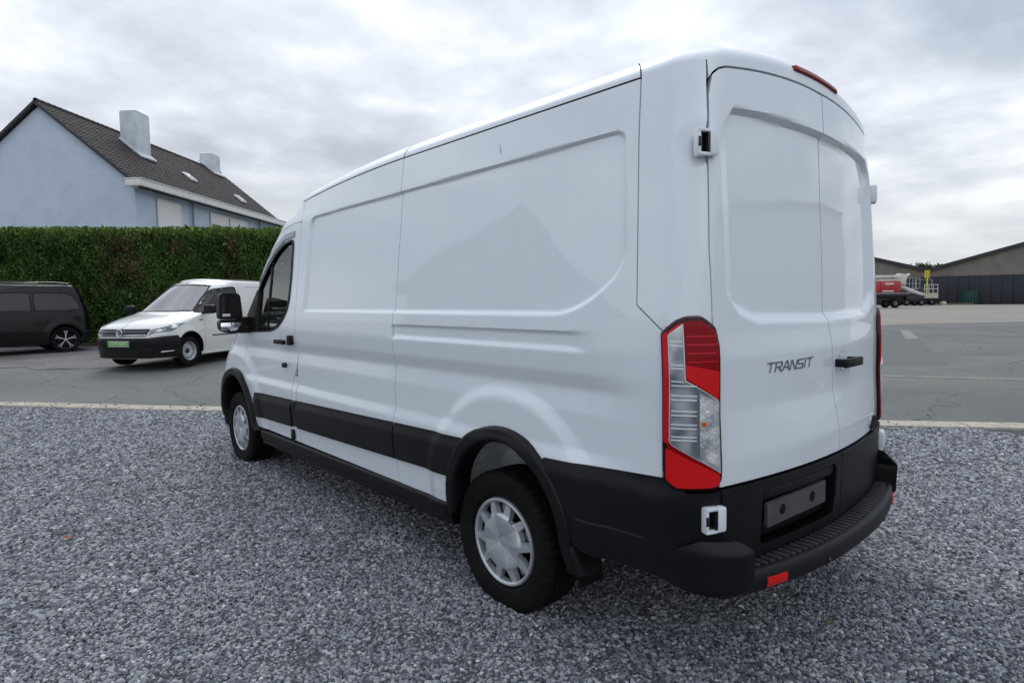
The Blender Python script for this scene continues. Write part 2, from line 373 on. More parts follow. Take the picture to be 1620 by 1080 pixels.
# ------------------------------------------------------------------ ground: lot of gravel, kerb, asphalt beyond it
LATV = np.array([math.cos(YAW), -math.sin(YAW)]); DEPV = np.array([math.sin(YAW), math.cos(YAW)])
def gz(x, y):
    """height of the asphalt: it climbs gently away from the lot on the left"""
    r = np.stack([np.asarray(x, float)-CAM[0], np.asarray(y, float)-CAM[1]], -1); lat = r@LATV; dep = r@DEPV
    h = .19*np.clip((dep-9.4)/3.4, 0, 1)+.0195*np.clip(dep-12.8, 0, 30)
    return h*(1-ss(-1.5, 5.0, lat))
def seen(px, py, dep):
    p = at(px, py, dep); return p
K0 = np.array([-1.92, 8.83]); KD = np.array([.612, -.791]); KN = np.array([.791, .612])   # kerb line, its direction, towards the road
def noise_mat(name, cols, scale, rough=.9, bump=.3, bscale=80, bdist=.01, big=None, vor=None):
    """ground material: fine speckle of several colours over slow patches"""
    m = bpy.data.materials.new(name); m.use_nodes = True; MATS[name] = m; nt = m.node_tree; b = nt.nodes['Principled BSDF']
    tc = nt.nodes.new('ShaderNodeTexCoord'); n = nt.nodes.new('ShaderNodeTexNoise'); n.inputs['Scale'].default_value = scale; n.inputs['Detail'].default_value = 6; n.inputs['Roughness'].default_value = .65
    nt.links.new(tc.outputs['Object'], n.inputs['Vector']); r = nt.nodes.new('ShaderNodeValToRGB'); nt.links.new(n.outputs[0], r.inputs[0])
    e = r.color_ramp.elements; ps = np.linspace(.34, .66, len(cols)); e[0].position = ps[0]; e[0].color = (*cols[0], 1); e[1].position = ps[-1]; e[1].color = (*cols[-1], 1)
    for p, c in zip(ps[1:-1], cols[1:-1]): k = e.new(p); k.color = (*c, 1)
    col = r.outputs[0]
    if big:
        for (sc, c, lo, hi, amt) in big:
            n2 = nt.nodes.new('ShaderNodeTexNoise'); n2.inputs['Scale'].default_value = sc; n2.inputs['Detail'].default_value = 5; nt.links.new(tc.outputs['Object'], n2.inputs['Vector'])
            mr = nt.nodes.new('ShaderNodeMapRange'); nt.links.new(n2.outputs[0], mr.inputs[0]); mr.inputs[1].default_value = lo; mr.inputs[2].default_value = hi; mr.inputs[4].default_value = amt
            x = nt.nodes.new('ShaderNodeMix'); x.data_type = 'RGBA'; nt.links.new(mr.outputs[0], x.inputs[0]); nt.links.new(col, x.inputs[6]); x.inputs[7].default_value = (*c, 1); col = x.outputs[2]
    nt.links.new(col, b.inputs['Base Color']); b.inputs['Roughness'].default_value = rough; b.inputs['Specular IOR Level'].default_value = .3
    if vor:
        n3 = nt.nodes.new('ShaderNodeTexVoronoi'); n3.inputs['Scale'].default_value = vor
    else:
        n3 = nt.nodes.new('ShaderNodeTexNoise'); n3.inputs['Scale'].default_value = bscale; n3.inputs['Detail'].default_value = 4
    nt.links.new(tc.outputs['Object'], n3.inputs['Vector'])
    bp = nt.nodes.new('ShaderNodeBump'); bp.inputs['Strength'].default_value = bump; bp.inputs['Distance'].default_value = bdist; nt.links.new(n3.outputs[0], bp.inputs['Height']); nt.links.new(bp.outputs[0], b.inputs['Normal'])
    return m
ASPH = noise_mat('old_asphalt', [(.105, .113, .110), (.140, .148, .142), (.185, .190, .180)], 38, .88, .5, 130, .012,
                 big=[(.55, (.200, .203, .190), .42, .72, .6), (.22, (.095, .102, .10), .45, .7, .55), (3.0, (.12, .126, .122), .5, .7, .4), (9.0, (.07, .074, .074), .62, .72, .5)])
SAND = noise_mat('pale_worn_yard', [(.21, .20, .18), (.26, .245, .215), (.31, .295, .255)], 6, .9, .2, 40, .02, big=[(.12, (.20, .195, .18), .45, .7, .6)])
KERB = noise_mat('kerb_concrete', [(.31, .285, .235), (.40, .37, .31), (.48, .445, .38)], 14, .9, .4, 120, .006, big=[(5.0, (.20, .185, .14), .56, .74, .6)])
GRBASE = noise_mat('gravel_bed', [(.03, .031, .035), (.065, .067, .073), (.13, .133, .14)], 70, .95, .6, 160, .01)
GRFAR = noise_mat('far_gravel', [(.10, .10, .10), (.19, .19, .19), (.30, .295, .29)], 26, .95, .8, 60, .03, big=[(.8, (.10, .09, .07), .5, .7, .5)])
def cracks(m, sc, wd_, amt):
    nt = m.node_tree; b = nt.nodes['Principled BSDF']; src = b.inputs['Base Color'].links[0].from_socket; tc = nt.nodes.new('ShaderNodeTexCoord')
    n = nt.nodes.new('ShaderNodeTexNoise'); n.inputs['Scale'].default_value = 1.3; n.inputs['Detail'].default_value = 5; nt.links.new(tc.outputs['Object'], n.inputs['Vector'])
    va = nt.nodes.new('ShaderNodeMixRGB'); va.blend_type = 'ADD'; va.inputs[0].default_value = .9; nt.links.new(tc.outputs['Object'], va.inputs[1]); nt.links.new(n.outputs['Color'], va.inputs[2])
    v = nt.nodes.new('ShaderNodeTexVoronoi'); v.feature = 'DISTANCE_TO_EDGE'; v.inputs['Scale'].default_value = sc; nt.links.new(va.outputs[0], v.inputs['Vector'])
    mr = nt.nodes.new('ShaderNodeMapRange'); nt.links.new(v.outputs[0], mr.inputs[0]); mr.inputs[1].default_value = 0; mr.inputs[2].default_value = wd_; mr.inputs[3].default_value = amt; mr.inputs[4].default_value = 0
    x = nt.nodes.new('ShaderNodeMix'); x.data_type = 'RGBA'; nt.links.new(mr.outputs[0], x.inputs[0]); nt.links.new(src, x.inputs[6]); x.inputs[7].default_value = (.05, .052, .05, 1); nt.links.new(x.outputs[2], b.inputs['Base Color'])
cracks(ASPH, .30, .008, .7)
# one sheet of asphalt to the horizon, finer where it is near
def grid_sheet(name, xs, ys, zf, m):
    X, Y = np.meshgrid(xs, ys, indexing='ij'); Z = zf(X, Y); n = len(ys); vs = np.stack([X.ravel(), Y.ravel(), Z.ravel()], 1)
    fs = [(i*n+j, (i+1)*n+j, (i+1)*n+j+1, i*n+j+1) for i in range(len(xs)-1) for j in range(n-1)]
    return mobj(name, vs, fs, m, ang=60)
ax = np.r_[-900, -400, -150, -60, np.arange(-30, 40, 1.0), 60, 100, 180, 400, 900]
struct(grid_sheet('asphalt_ground', ax, ax+.0, lambda X, Y: gz(X, Y)-.012, ASPH))
def strip_poly(name, pts, z, m):
    """flat ground patch laid on the asphalt"""
    return struct(sheet(name, pts, .5 if m is GRFAR else 1.5, lambda U, V: np.stack([U, V, gz(U, V)+z], 1), m, skirt=0, ref=(0, 0, -50)))
def G2(lat, dep): p = CAM[:2]+lat*LATV+dep*DEPV; return (float(p[0]), float(p[1]))
# pale trodden yard in front of the halls, and the patched seams in the asphalt on the right
strip_poly('yard_ground', [G2(12, 27), G2(20, 31), G2(34, 33), G2(48, 33), G2(75, 40), G2(110, 150), G2(-20, 150), G2(6, 60)], -.006, SAND)
_lo = [G2(6.0+.18*i, 11.45-.062*i+.05*math.sin(i*1.9)) for i in range(24)]; _hi = [G2(6.0+.18*i, 11.62-.058*i+.16*abs(math.sin(i*.8))+.05*math.sin(i*3.1)) for i in range(24)]
struct(sheet('asphalt_patch', _lo+_hi[::-1], .5, lambda U, V: np.stack([U, V, U*0-.0075], 1), noise_mat('pale_seam', [(.15, .15, .135), (.20, .195, .175), (.25, .24, .21)], 9, .9, .4, 90), skirt=0, ref=(0, 0, -50)))
MARK = mat('worn_white_marking', (.24, .24, .228), .8, var=(.16, .163, .158), vscale=3)
struct(sheet('painted_marking', [G2(13.55, 20.8), G2(13.95, 20.7), G2(16.85, 25.6), G2(16.55, 25.8)], .6, lambda U, V: np.stack([U, V, U*0-.0070], 1), MARK, skirt=0, ref=(0, 0, -50)))
DKPATCH = noise_mat('dark_asphalt_patch', [(.098, .104, .102), (.128, .134, .130), (.165, .170, .162)], 30, .9, .4, 120)
struct(sheet('dark_asphalt_patch', [G2(8.0, 13.2), G2(9.4, 12.9), G2(10.2, 14.4), G2(13.5, 20), G2(17.0, 25.7), G2(14.4, 27.0), G2(12, 23)], .8, lambda U, V: np.stack([U, V, U*0-.0092], 1), DKPATCH, skirt=0, ref=(0, 0, -50)))
# gravel strip under the hedge and the parked cars
strip_poly('gravel_verge', [G2(-26+.5*i, 15.2-.075*i+.14*math.sin(i*1.3)+.1*math.sin(i*2.9)) for i in range(36)]+[G2(-6.8, 14.2), G2(-1, 16.2), G2(3, 18), G2(3, 24), G2(-26, 24)], -.0085, GRFAR)
# kerb of concrete slabs, each a slab of its own
kroot = bpy.data.objects.new('kerb', None); COL.objects.link(kroot); struct(kroot)
def kp(a, n_): return K0+KD*a+KN*n_
for i in range(-9, 18):
    a0 = i*1.0-.02; b = MB(); c = kp(a0+.5, .15); dz = rng.uniform(-.007, .005)
    ang = math.atan2(KD[1], KD[0]); b.box((c[0], c[1], -.055+dz), (.988, .30, .16), .008, rotz(ang+rng.uniform(-.009, .009))); b.build('kerb_slab', KERB, kroot, ang=30)
# the gravel lot: bed and loose stones
far = [kp(-40, 0), kp(40, 0)]; nb = [kp(40, -45), kp(-40, -45)]
gb = sheet('gravel_lot', [tuple(p) for p in far+nb], 4.0, lambda U, V: np.stack([U, V, U*0-.004], 1), GRBASE, skirt=0, ref=(0, 0, -50)); struct(gb)
def stones():
    # footprint of what the photograph sees of the lot, with a margin of a step all round
    def g0(px, py):
        d = ((px-810)/FPX)*_r-((py-540)/FPX)*_u+_f; t = -CAM[2]/d[2]; return CAM[:2]+t*d[:2]
    A = g0(-170, 1190); B = g0(1790, 1190); poly = [tuple(A-np.array([1.3, 0])), tuple(kp(-3.6, -.005)), tuple(kp(12.0, -.005)), tuple(kp(13.5, -1.6)), tuple(B+np.array([.5, -.4]))]
    pts = []
    P = np.array(poly); (x0, y0), (x1, y1) = P.min(0), P.max(0)
    for d0, d1, sp, sc in ((0, 3.6, .0112, .0088), (3.6, 6.0, .0142, .0110), (6.0, 30, .0190, .0145)):
        X, Y = np.meshgrid(np.arange(x0, x1, sp), np.arange(y0, y1, sp)); X = X.ravel()+rng.uniform(-.5, .5, X.size)*sp*1.3; Y = Y.ravel()+rng.uniform(-.5, .5, Y.size)*sp*1.3
        D = np.hypot(X-CAM[0], Y-CAM[1]); k = (D >= d0) & (D < d1); X, Y = X[k], Y[k]
        # nothing can be seen deep under the van
        k = ~((np.abs(X) < .35) & (Y > .7) & (Y < 4.3)); X, Y = X[k], Y[k]
        k = np.zeros(len(X), bool)
        for c in range(0, len(X), 200000): k[c:c+200000] = sdf(poly, X[c:c+200000], Y[c:c+200000]) < 0
        X, Y = X[k], Y[k]; Z = rng.uniform(-.004, .004, len(X))+.006*np.sin(X*3.1+1.7*np.sin(Y*1.3))*np.sin(Y*2.3+X)+.004*np.sin(X*8.3+Y*5.1)*np.sin(Y*7.7-X*3.0); S = sc*np.exp(rng.normal(0, .25, len(X)))
        for wx_ in (-.868, .868):
            for wy_ in (0, 3.75): Z = Z+.022*np.exp(-((X-wx_)/.17)**4-((Y-wy_)/.24)**4)
        pts.append(np.stack([X, Y, Z, S], 1))
    return np.concatenate(pts)
ST = stones()
# stones kicked over the kerb on to the road
_a = rng.uniform(-3, 12, 260); _o = rng.exponential(.3, 260)+.0; _p = K0[None]+KD[None]*_a[:, None]+KN[None]*_o[:, None]
ST = np.concatenate([ST, np.stack([_p[:, 0], _p[:, 1], np.where(_o < .30, .032, .0+np.maximum(gz(_p[:, 0], _p[:, 1])-.006, -.006)), .010*np.exp(rng.normal(0, .3, 260))], 1)]); NST = len(ST); print('stones', NST)
me = bpy.data.meshes.new('gravel_stones'); me.vertices.add(NST); me.vertices.foreach_set('co', ST[:, :3].ravel())
me.attributes.new('sc', 'FLOAT', 'POINT').data.foreach_set('value', ST[:, 3])
gs = bpy.data.objects.new('gravel_stones', me); COL.objects.link(gs); gs['kind'] = 'stuff'; gs['label'] = 'loose blue-grey crushed gravel covering the lot'; gs['category'] = 'gravel'
def stone_mat():
    m = bpy.data.materials.new('crushed_stone'); m.use_nodes = True; nt = m.node_tree; b = nt.nodes['Principled BSDF']
    oi = nt.nodes.new('ShaderNodeObjectInfo'); r = nt.nodes.new('ShaderNodeValToRGB'); nt.links.new(oi.outputs['Random'], r.inputs[0]); e = r.color_ramp.elements
    e[0].position = 0; e[0].color = (.050, .054, .063, 1); e[1].position = 1; e[1].color = (.66, .67, .68, 1)
    for p, c in ((.25, (.115, .124, .142)), (.55, (.215, .227, .250)), (.80, (.31, .322, .345)), (.94, (.43, .44, .46)), (.972, (.30, .28, .24)), (.982, (.36, .37, .38))): k = e.new(p); k.color = (*c, 1)
    tc = nt.nodes.new('ShaderNodeTexCoord'); n = nt.nodes.new('ShaderNodeTexNoise'); n.inputs['Scale'].default_value = 2.5; n.inputs['Detail'].default_value = 4; nt.links.new(tc.outputs['Object'], n.inputs['Vector'])
    mr = nt.nodes.new('ShaderNodeMapRange'); nt.links.new(n.outputs[0], mr.inputs[0]); mr.inputs[1].default_value = .3; mr.inputs[2].default_value = .7; mr.inputs[3].default_value = .75; mr.inputs[4].default_value = 1.2
    v = nt.nodes.new('ShaderNodeVectorMath'); v.operation = 'SCALE'; nt.links.new(r.outputs[0], v.inputs[0]); nt.links.new(mr.outputs[0], v.inputs['Scale']); nt.links.new(v.outputs[0], b.inputs['Base Color'])
    b.inputs['Roughness'].default_value = .8; b.inputs['Specular IOR Level'].default_value = .3
    return m
STM = stone_mat()
ng = bpy.data.node_groups.new('scatter_stones', 'GeometryNodeTree'); ng.interface.new_socket('Geometry', in_out='INPUT', socket_type='NodeSocketGeometry'); ng.interface.new_socket('Geometry', in_out='OUTPUT', socket_type='NodeSocketGeometry')
gi = ng.nodes.new('NodeGroupInput'); go = ng.nodes.new('NodeGroupOutput'); gl_ = ng.links
mp_ = ng.nodes.new('GeometryNodeMeshToPoints'); gl_.new(gi.outputs[0], mp_.inputs[0])
g2i = ng.nodes.new('GeometryNodeGeometryToInstance')
for k in range(6):
    ico = ng.nodes.new('GeometryNodeMeshIcoSphere'); ico.inputs['Radius'].default_value = 1.0; ico.inputs['Subdivisions'].default_value = 1 if k % 3 else 2
    sp = ng.nodes.new('GeometryNodeSetPosition'); gl_.new(ico.outputs[0], sp.inputs['Geometry'])
    rv = ng.nodes.new('FunctionNodeRandomValue'); rv.data_type = 'FLOAT_VECTOR'; a_ = .34 if k % 3 else .2
    rv.inputs[0].default_value = (-a_, -a_, -a_*.7); rv.inputs[1].default_value = (a_, a_, a_*.7); rv.inputs['Seed'].default_value = 11+k
    gl_.new(rv.outputs[0], sp.inputs['Offset'])
    tr = ng.nodes.new('GeometryNodeTransform'); tr.inputs['Scale'].default_value = (1.15-.05*k, .82+.05*(k % 3), .58+.05*(k % 4)); gl_.new(sp.outputs[0], tr.inputs[0])
    sm = ng.nodes.new('GeometryNodeSetMaterial'); sm.inputs['Material'].default_value = STM; gl_.new(tr.outputs[0], sm.inputs[0])
    gl_.new(sm.outputs[0], g2i.inputs[0])
iop = ng.nodes.new('GeometryNodeInstanceOnPoints'); gl_.new(mp_.outputs[0], iop.inputs['Points']); gl_.new(g2i.outputs[0], iop.inputs['Instance']); iop.inputs['Pick Instance'].default_value = True
ri = ng.nodes.new('FunctionNodeRandomValue'); ri.data_type = 'INT'; ri.inputs[4].default_value = 0; ri.inputs[5].default_value = 5; gl_.new(ri.outputs[2], iop.inputs['Instance Index'])
rr_ = ng.nodes.new('FunctionNodeRandomValue'); rr_.data_type = 'FLOAT_VECTOR'; rr_.inputs[0].default_value = (-.45, -.45, 0); rr_.inputs[1].default_value = (.45, .45, 6.28); rr_.inputs['Seed'].default_value = 3
gl_.new(rr_.outputs[0], iop.inputs['Rotation'])
na = ng.nodes.new('GeometryNodeInputNamedAttribute'); na.data_type = 'FLOAT'; na.inputs[0].default_value = 'sc'; gl_.new(na.outputs[0], iop.inputs['Scale'])
gl_.new(iop.outputs[0], go.inputs[0])
md = gs.modifiers.new('scatter', 'NODES'); md.node_group = ng; me.materials.append(STM)
# fallen leaves
def leaf(name, p, col, label, sz, rz):
    b = MB(); n = 9; vs = []
    for i in range(n):
        t = i/(n-1); w_ = sz*.42*math.sin(math.pi*t)**.8*(1+.25*math.sin(9*t))
        y = (t-.5)*sz; z = .012+.35*sz*(t-.5)**2*1.6
        vs += [(-w_, y, z+w_*.35), (0, y, z), (w_, y, z+w_*.25)]
    fs = [f for i in range(n-1) for f in ((i*3, i*3+1, i*3+4, i*3+3), (i*3+1, i*3+2, i*3+5, i*3+4))]
    b.add(vs, fs); o = b.build(name, mat(name+'_colour', col, .7, var=tuple(c*.5 for c in col), vscale=60)); o.location = (p[0], p[1], .004); o.rotation_euler = (0, 0, rz); tag(o, label, 'leaf')
leaf('fallen_leaf', (-2.44, 2.55), (.42, .085, .02), 'small curled orange fallen leaf on the gravel at the far left', .05, 1.1)
leaf('fallen_leaf', (-.0, -1.16), (.24, .19, .05), 'small yellowish fallen leaf on the gravel behind the van bumper', .032, .4)
# ------------------------------------------------------------------ clipped conifer hedge
def seg(lat0, dep0, lat1, dep1): return np.array(G2(lat0, dep0)), np.array(G2(lat1, dep1))
HA, HB = seg(-18.5, 18.2, 1.5, 20.6)
def hedge():
    L_ = np.linalg.norm(HB-HA); d = (HB-HA)/L_; nrm_ = np.array([d[1], -d[0]])            # towards the camera
    if np.dot(nrm_, CAM[:2]-HA) < 0: nrm_ = -nrm_
    top = 3.90; bot = float(gz(*HA)); thick = 1.5
    root = thing('conifer_hedge', 'tall clipped dark green conifer hedge with brown patches behind the parked cars', 'hedge', (float((HA+HB)[0]/2), float((HA+HB)[1]/2), bot))
    org = np.array([root.location[0], root.location[1], bot])
    core = MB(); nseg = 60
    a = math.atan2(d[1], d[0]); c = (HA+HB)/2-nrm_*(thick/2+.16)
    core.box((c[0]-org[0], c[1]-org[1], (top-.18-bot)/2), (L_, thick, top-.18-bot), .05, rotz(a))
    core.build('inner_twigs', mat('hedge_inside', (.010, .013, .006), .95, spec=.1), root)
    n = 230000; u = rng.uniform(0, L_, n); face = rng.uniform(0, 1, n) < .86
    h = np.where(face, rng.uniform(.0, 1, n)**.95*(top-bot), top-bot)
    # the face is not flat: slow billows and clumps
    def bill(u, h): return .10*np.sin(u*1.7+1.3*np.sin(h*1.1))+.07*np.sin(u*3.9+h*2.3)+.05*np.sin(u*8.1-h*5.0)+.06*np.sin(u*6.3+h*7.0+2*np.sin(u*3.3))
    dep = np.where(face, bill(u, h)+rng.normal(0, .075, n), -rng.uniform(0, thick, n))
    zz = np.where(face, h, (top-bot)+.03*np.sin(u*2.1)+.025*np.sin(u*5.7)+rng.normal(0, .045, n)-.14)
    rnd = ss(top-bot-.25, top-bot, h)*face; dep = dep-rnd*.12
    # dips in the crown line
    P = np.stack([HA[0]+d[0]*u+nrm_[0]*dep-org[0], HA[1]+d[1]*u+nrm_[1]*dep-org[1], zz], 1)
    # each spray: a small bent, upward-and-outward pointing fan of two faces
    up = np.stack([nrm_[0]*np.where(face, .45, .1), nrm_[1]*np.where(face, .45, .1), np.where(face, .62, 1.0)], 1)+rng.normal(0, .42, (n, 3)); up /= np.linalg.norm(up, axis=1)[:, None]
    sd_ = np.cross(up, rng.normal(0, 1, (n, 3))); sd_ /= np.linalg.norm(sd_, axis=1)[:, None]+1e-9
    st_ = rng.uniform(0, 1, n) < .010
    ln = np.where(st_, rng.uniform(.12, .22, n), rng.uniform(.035, .10, n))[:, None]; wd_ = ln*rng.uniform(.18, .34, n)[:, None]; nn = np.cross(up, sd_)
    A = P-up*ln*.35; B = P+sd_*wd_+up*ln*.2; C_ = P+up*ln*.75+nn*ln*.15; D_ = P-sd_*wd_+up*ln*.2
    V = np.stack([A, B, C_, D_], 1).reshape(-1, 3); F = (np.arange(n)*4)[:, None]+np.array([0, 1, 2, 3])
    me = bpy.data.meshes.new('foliage'); me.vertices.add(len(V)); me.vertices.foreach_set('co', V.ravel()); me.loops.add(n*4); me.loops.foreach_set('vertex_index', F.ravel()); me.polygons.add(n); me.polygons.foreach_set('loop_start', np.arange(n)*4); me.polygons.foreach_set('loop_total', np.full(n, 4))
    me.update(); me.validate()
    # leaf colour: young yellow-green tips along the clipped top, dead brown sprays in a few patches of the face
    pu = np.stack([u, h], 1); br = np.zeros(n)
    for (cu, chh, ru, rh, s_) in BROWN(L_, top-bot): br = np.maximum(br, s_*np.exp(-((u-cu)/ru)**2-((h-chh)/rh)**2))
    br = (rng.uniform(0, 1, n) < br*.8)
    tipz = np.clip((zz-(top-bot-.45))/.35, 0, 1)*(rng.uniform(0, 1, n))
    g0 = np.array([.036, .080, .018]); g1 = np.array([.135, .235, .055]); g2 = np.array([.26, .36, .075]); bn = np.array([.170, .105, .060])
    t = np.clip(rng.beta(1.6, 2.6, n)+.12*np.sin(u*1.3+h*2.0), 0, 1)[:, None]; col = g0*(1-t)+g1*t; col = col*(1-tipz[:, None]*.8)+g2*tipz[:, None]*.8; col = np.where(br[:, None], bn*rng.uniform(.5, 1.25, n)[:, None], col)
    ca = me.color_attributes.new('leaf', 'FLOAT_COLOR', 'CORNER'); cc = np.repeat(np.concatenate([col, np.ones((n, 1))], 1), 4, 0); ca.data.foreach_set('color', cc.ravel())
    m = bpy.data.materials.new('conifer_sprays'); m.use_nodes = True; nt = m.node_tree; bb = nt.nodes['Principled BSDF']; at_ = nt.nodes.new('ShaderNodeAttribute'); at_.attribute_name = 'leaf'; nt.links.new(at_.outputs[0], bb.inputs['Base Color']); bb.inputs['Roughness'].default_value = .75; bb.inputs['Specular IOR Level'].default_value = .2
    me.materials.append(m); o = bpy.data.objects.new('foliage', me); COL.objects.link(o); o.parent = root
def hpos(px, py, L_):
    """where on the hedge face a photo pixel falls: metres along it, metres up"""
    d = (HB-HA)/L_; r = ((px-810)/FPX)*_r-((py-540)/FPX)*_u+_f
    M = np.array([[d[0], -r[0]], [d[1], -r[1]]]); s = np.linalg.solve(M, CAM[:2]-HA); return s[0], CAM[2]+r[2]*s[1]-float(gz(*HA))
def BROWN(L_, H_):
    o = []
    for px, py, a, b_, s_ in ((195, 405, .55, .7, .8), (212, 430, .4, .5, .7), (282, 390, .3, .3, .7), (372, 392, .3, .35, .7), (365, 435, .3, .25, .9), (170, 440, .4, .4, .4), (240, 470, .3, .3, .4)):
        u, h = hpos(px, py, L_); o.append((u, h, a, b_, s_))
    return o
hedge()
# soil and litter at the hedge foot
LITTER = noise_mat('hedge_litter', [(.035, .028, .020), (.065, .05, .035), (.11, .085, .06)], 12, .95, .6, 40, .03)
_d = (HB-HA)/np.linalg.norm(HB-HA); _n = np.array([_d[1], -_d[0]]); _n = _n if np.dot(_n, CAM[:2]-HA) > 0 else -_n
struct(sheet('hedge_litter', [tuple(HA-_n), tuple(HA+_n*.55), tuple(HA+_d*6+_n*.75), tuple(HB+_n*.5), tuple(HB-_n)], .8, lambda U, V: np.stack([U, V, gz(U, V)+.02], 1), LITTER, skirt=0, ref=(0, 0, -50)))

# ------------------------------------------------------------------ blue-grey house behind the hedge
RENDER = noise_mat('blue_grey_render', [(.50, .59, .70), (.54, .63, .74), (.575, .66, .765)], 1.6, .85, .15, 60, .01, big=[(.5, (.44, .52, .62), .48, .75, .5), (2.6, (.48, .56, .66), .55, .75, .35)])
WHITEW = mat('white_painted_wood', (.82, .82, .80), .5, var=(.72, .72, .69), vscale=3)
CHIM = noise_mat('pale_chimney_render', [(.52, .57, .62), (.60, .65, .69), (.66, .70, .73)], 2.2, .85, .2, 60, .01, big=[(1.2, (.36, .37, .34), .55, .75, .5)])
TILE = mat('dark_roof_tile', (.032, .028, .030), .8, var=(.055, .048, .049), vscale=1.8, bump=.3, bscale=30, bdist=.01)
SHUT = mat('roller_shutter', (.84, .84, .82), .5); PANE = mat('dark_window', (.015, .017, .02), .08, coat=.5)
def house():
    E = at(213, 283, 24.0); r = np.array([.707, .707]); g = np.array([.707, -.707]); Lh, hw, rise = 13.6, 3.83, 3.15; ez = float(E[2]); base = .3
    C = E[:2]-g*hw                                              # middle of the near gable
    root = thing('blue_house', 'blue-grey rendered house with dark tiled roof and two chimneys behind the hedge', 'house', (float(C[0]), float(C[1]), base), math.atan2(r[1], r[0])-math.pi/2)
    H = ez-base                                                   # local frame: y along the ridge, x towards the street
    pit = math.atan2(rise, hw); b = MB()
    hw2 = hw-.06
    b.prism([(-hw2, 0), (hw2, 0), (hw2, H-.10), (0, H+rise-.22), (-hw2, H-.10)], 0.05, Lh, lambda u, v, h: (u, h, v)); b.build('wall', RENDER, root, smooth=False)
    # roof slopes with real tiles: the nearest and largest are pieces of their own
    sl_ = math.hypot(hw+.35, rise*(hw+.35)/hw); nr = 19; nc = 62; th_, tw_ = sl_/nr, (Lh+.16)/nc
    deck = MB()
    for sg in (1, -1):
        nx, nz = math.sin(pit)*sg, math.cos(pit); top = np.array([0, 0, H+rise]); 
        e0 = (sg*(hw+.35), 0, H-rise*.35/hw)
        deck.add([(0, -.10, H+rise-.05), (e0[0], -.10, e0[2]-.05), (e0[0], Lh+.06, e0[2]-.05), (0, Lh+.06, H+rise-.05), (0, -.10, H+rise-.14), (e0[0], -.10, e0[2]-.14), (e0[0], Lh+.06, e0[2]-.14), (0, Lh+.06, H+rise-.14)], [(0, 1, 2, 3), (7, 6, 5, 4), (0, 4, 5, 1), (1, 5, 6, 2), (2, 6, 7, 3)])
    dk = deck.build('roof', TILE, root, smooth=False)
    def tile_mesh():
        vs = []; k = 6
        for j in (0, 1):
            for i in range(k+1):
                t = i/k; vs.append((t*tw_*1.04, -j*th_*1.12, .030*math.sin(math.pi*min(1, t*1.5))*(t < .667)-.010*(t >= .667)*math.sin(math.pi*(t-.667)/.333)+(.028 if j else .004)))
        for i in range(k+1): x, y, z = vs[k+1+i]; vs.append((x, y, z-.022))
        fs = [(i, k+1+i, k+2+i, i+1) for i in range(k)]+[(k+1+i, 2*k+2+i, 2*k+3+i, k+2+i) for i in range(k)]
        return vs, fs
    tv, tf = tile_mesh(); rest = MB(); tv = np.array(tv)
    tm = bpy.data.meshes.new('roof_tile'); cnt = 0
    # tile frame on the street slope: u along ridge (+y), v down the slope
    ux, uz = math.cos(pit), -math.sin(pit); nz_ = np.array([math.sin(pit), 0, math.cos(pit)]); dn = np.array([ux, 0, uz])
    def place(P, o): return o[None]+P[:, :1]*np.array([0, 1, 0])[None]+(-P[:, 1:2])*dn[None]+P[:, 2:]*nz_[None]
    base_v = place(tv, np.zeros(3)); tm.from_pydata([tuple(p) for p in base_v], [], tf); tm.materials.append(TILE); tm.polygons.foreach_set('use_smooth', [True]*len(tm.polygons)); tm.set_sharp_from_angle(angle=R_(50)); tm.update()
    order = []
    for i in range(nr):
        for j in range(nc):
            o = np.array([0, -.10+j*tw_, H+rise-.045])+dn*(i*th_); order.append((j, i, o))
    order.sort(key=lambda q: (q[0], q[1]))
    for n_, (j, i, o) in enumerate(order):
        o = o+np.array([0, rng.normal(0, .003), rng.normal(0, .003)])
        if n_ < 295:
            t = bpy.data.objects.new('roof_tile', tm); COL.objects.link(t); t.parent = dk; t.location = tuple(o)
        else: rest.add(place(tv, o), tf)
    rs_ = rest.build('roof_tiles', TILE, dk, ang=50); rs_['kind'] = 'stuff'
    b = MB()
    for j in range(46): b.lathe([(0, .075), (.02, .10), (.30, .085)], (0, -.10+j*.30, H+rise-.02), 'y', 10)
    rd = b.build('ridge_tiles', TILE, dk); rd['kind'] = 'stuff'
    b = MB(); b.prism([(0, H+rise-.17), (hw+.30, H-rise*.30/hw-.17), (hw+.30, H-rise*.30/hw-.05), (0, H+rise-.03)], -.16, -.09, lambda u, v, h: (u, h, v)); b.prism([(0, H+rise-.17), (-hw-.30, H-rise*.30/hw-.17), (-hw-.30, H-rise*.30/hw-.05), (0, H+rise-.03)], -.16, -.09, lambda u, v, h: (u, h, v)); b.build('verge_board', mat('dark_verge', (.03, .033, .04), .7), root, smooth=False)
    # boxed eaves
    b = MB(); b.box((hw+.20, Lh/2-.05, H-.20), (.62, Lh+.75, .26), .01); b.build('boxed_gutter', WHITEW, root)
    b = MB(); b.box((hw+.22, Lh/2-.05, H-.055), (.66, Lh+.80, .035), .008); b.build('gutter_lip', WHITEW, root)
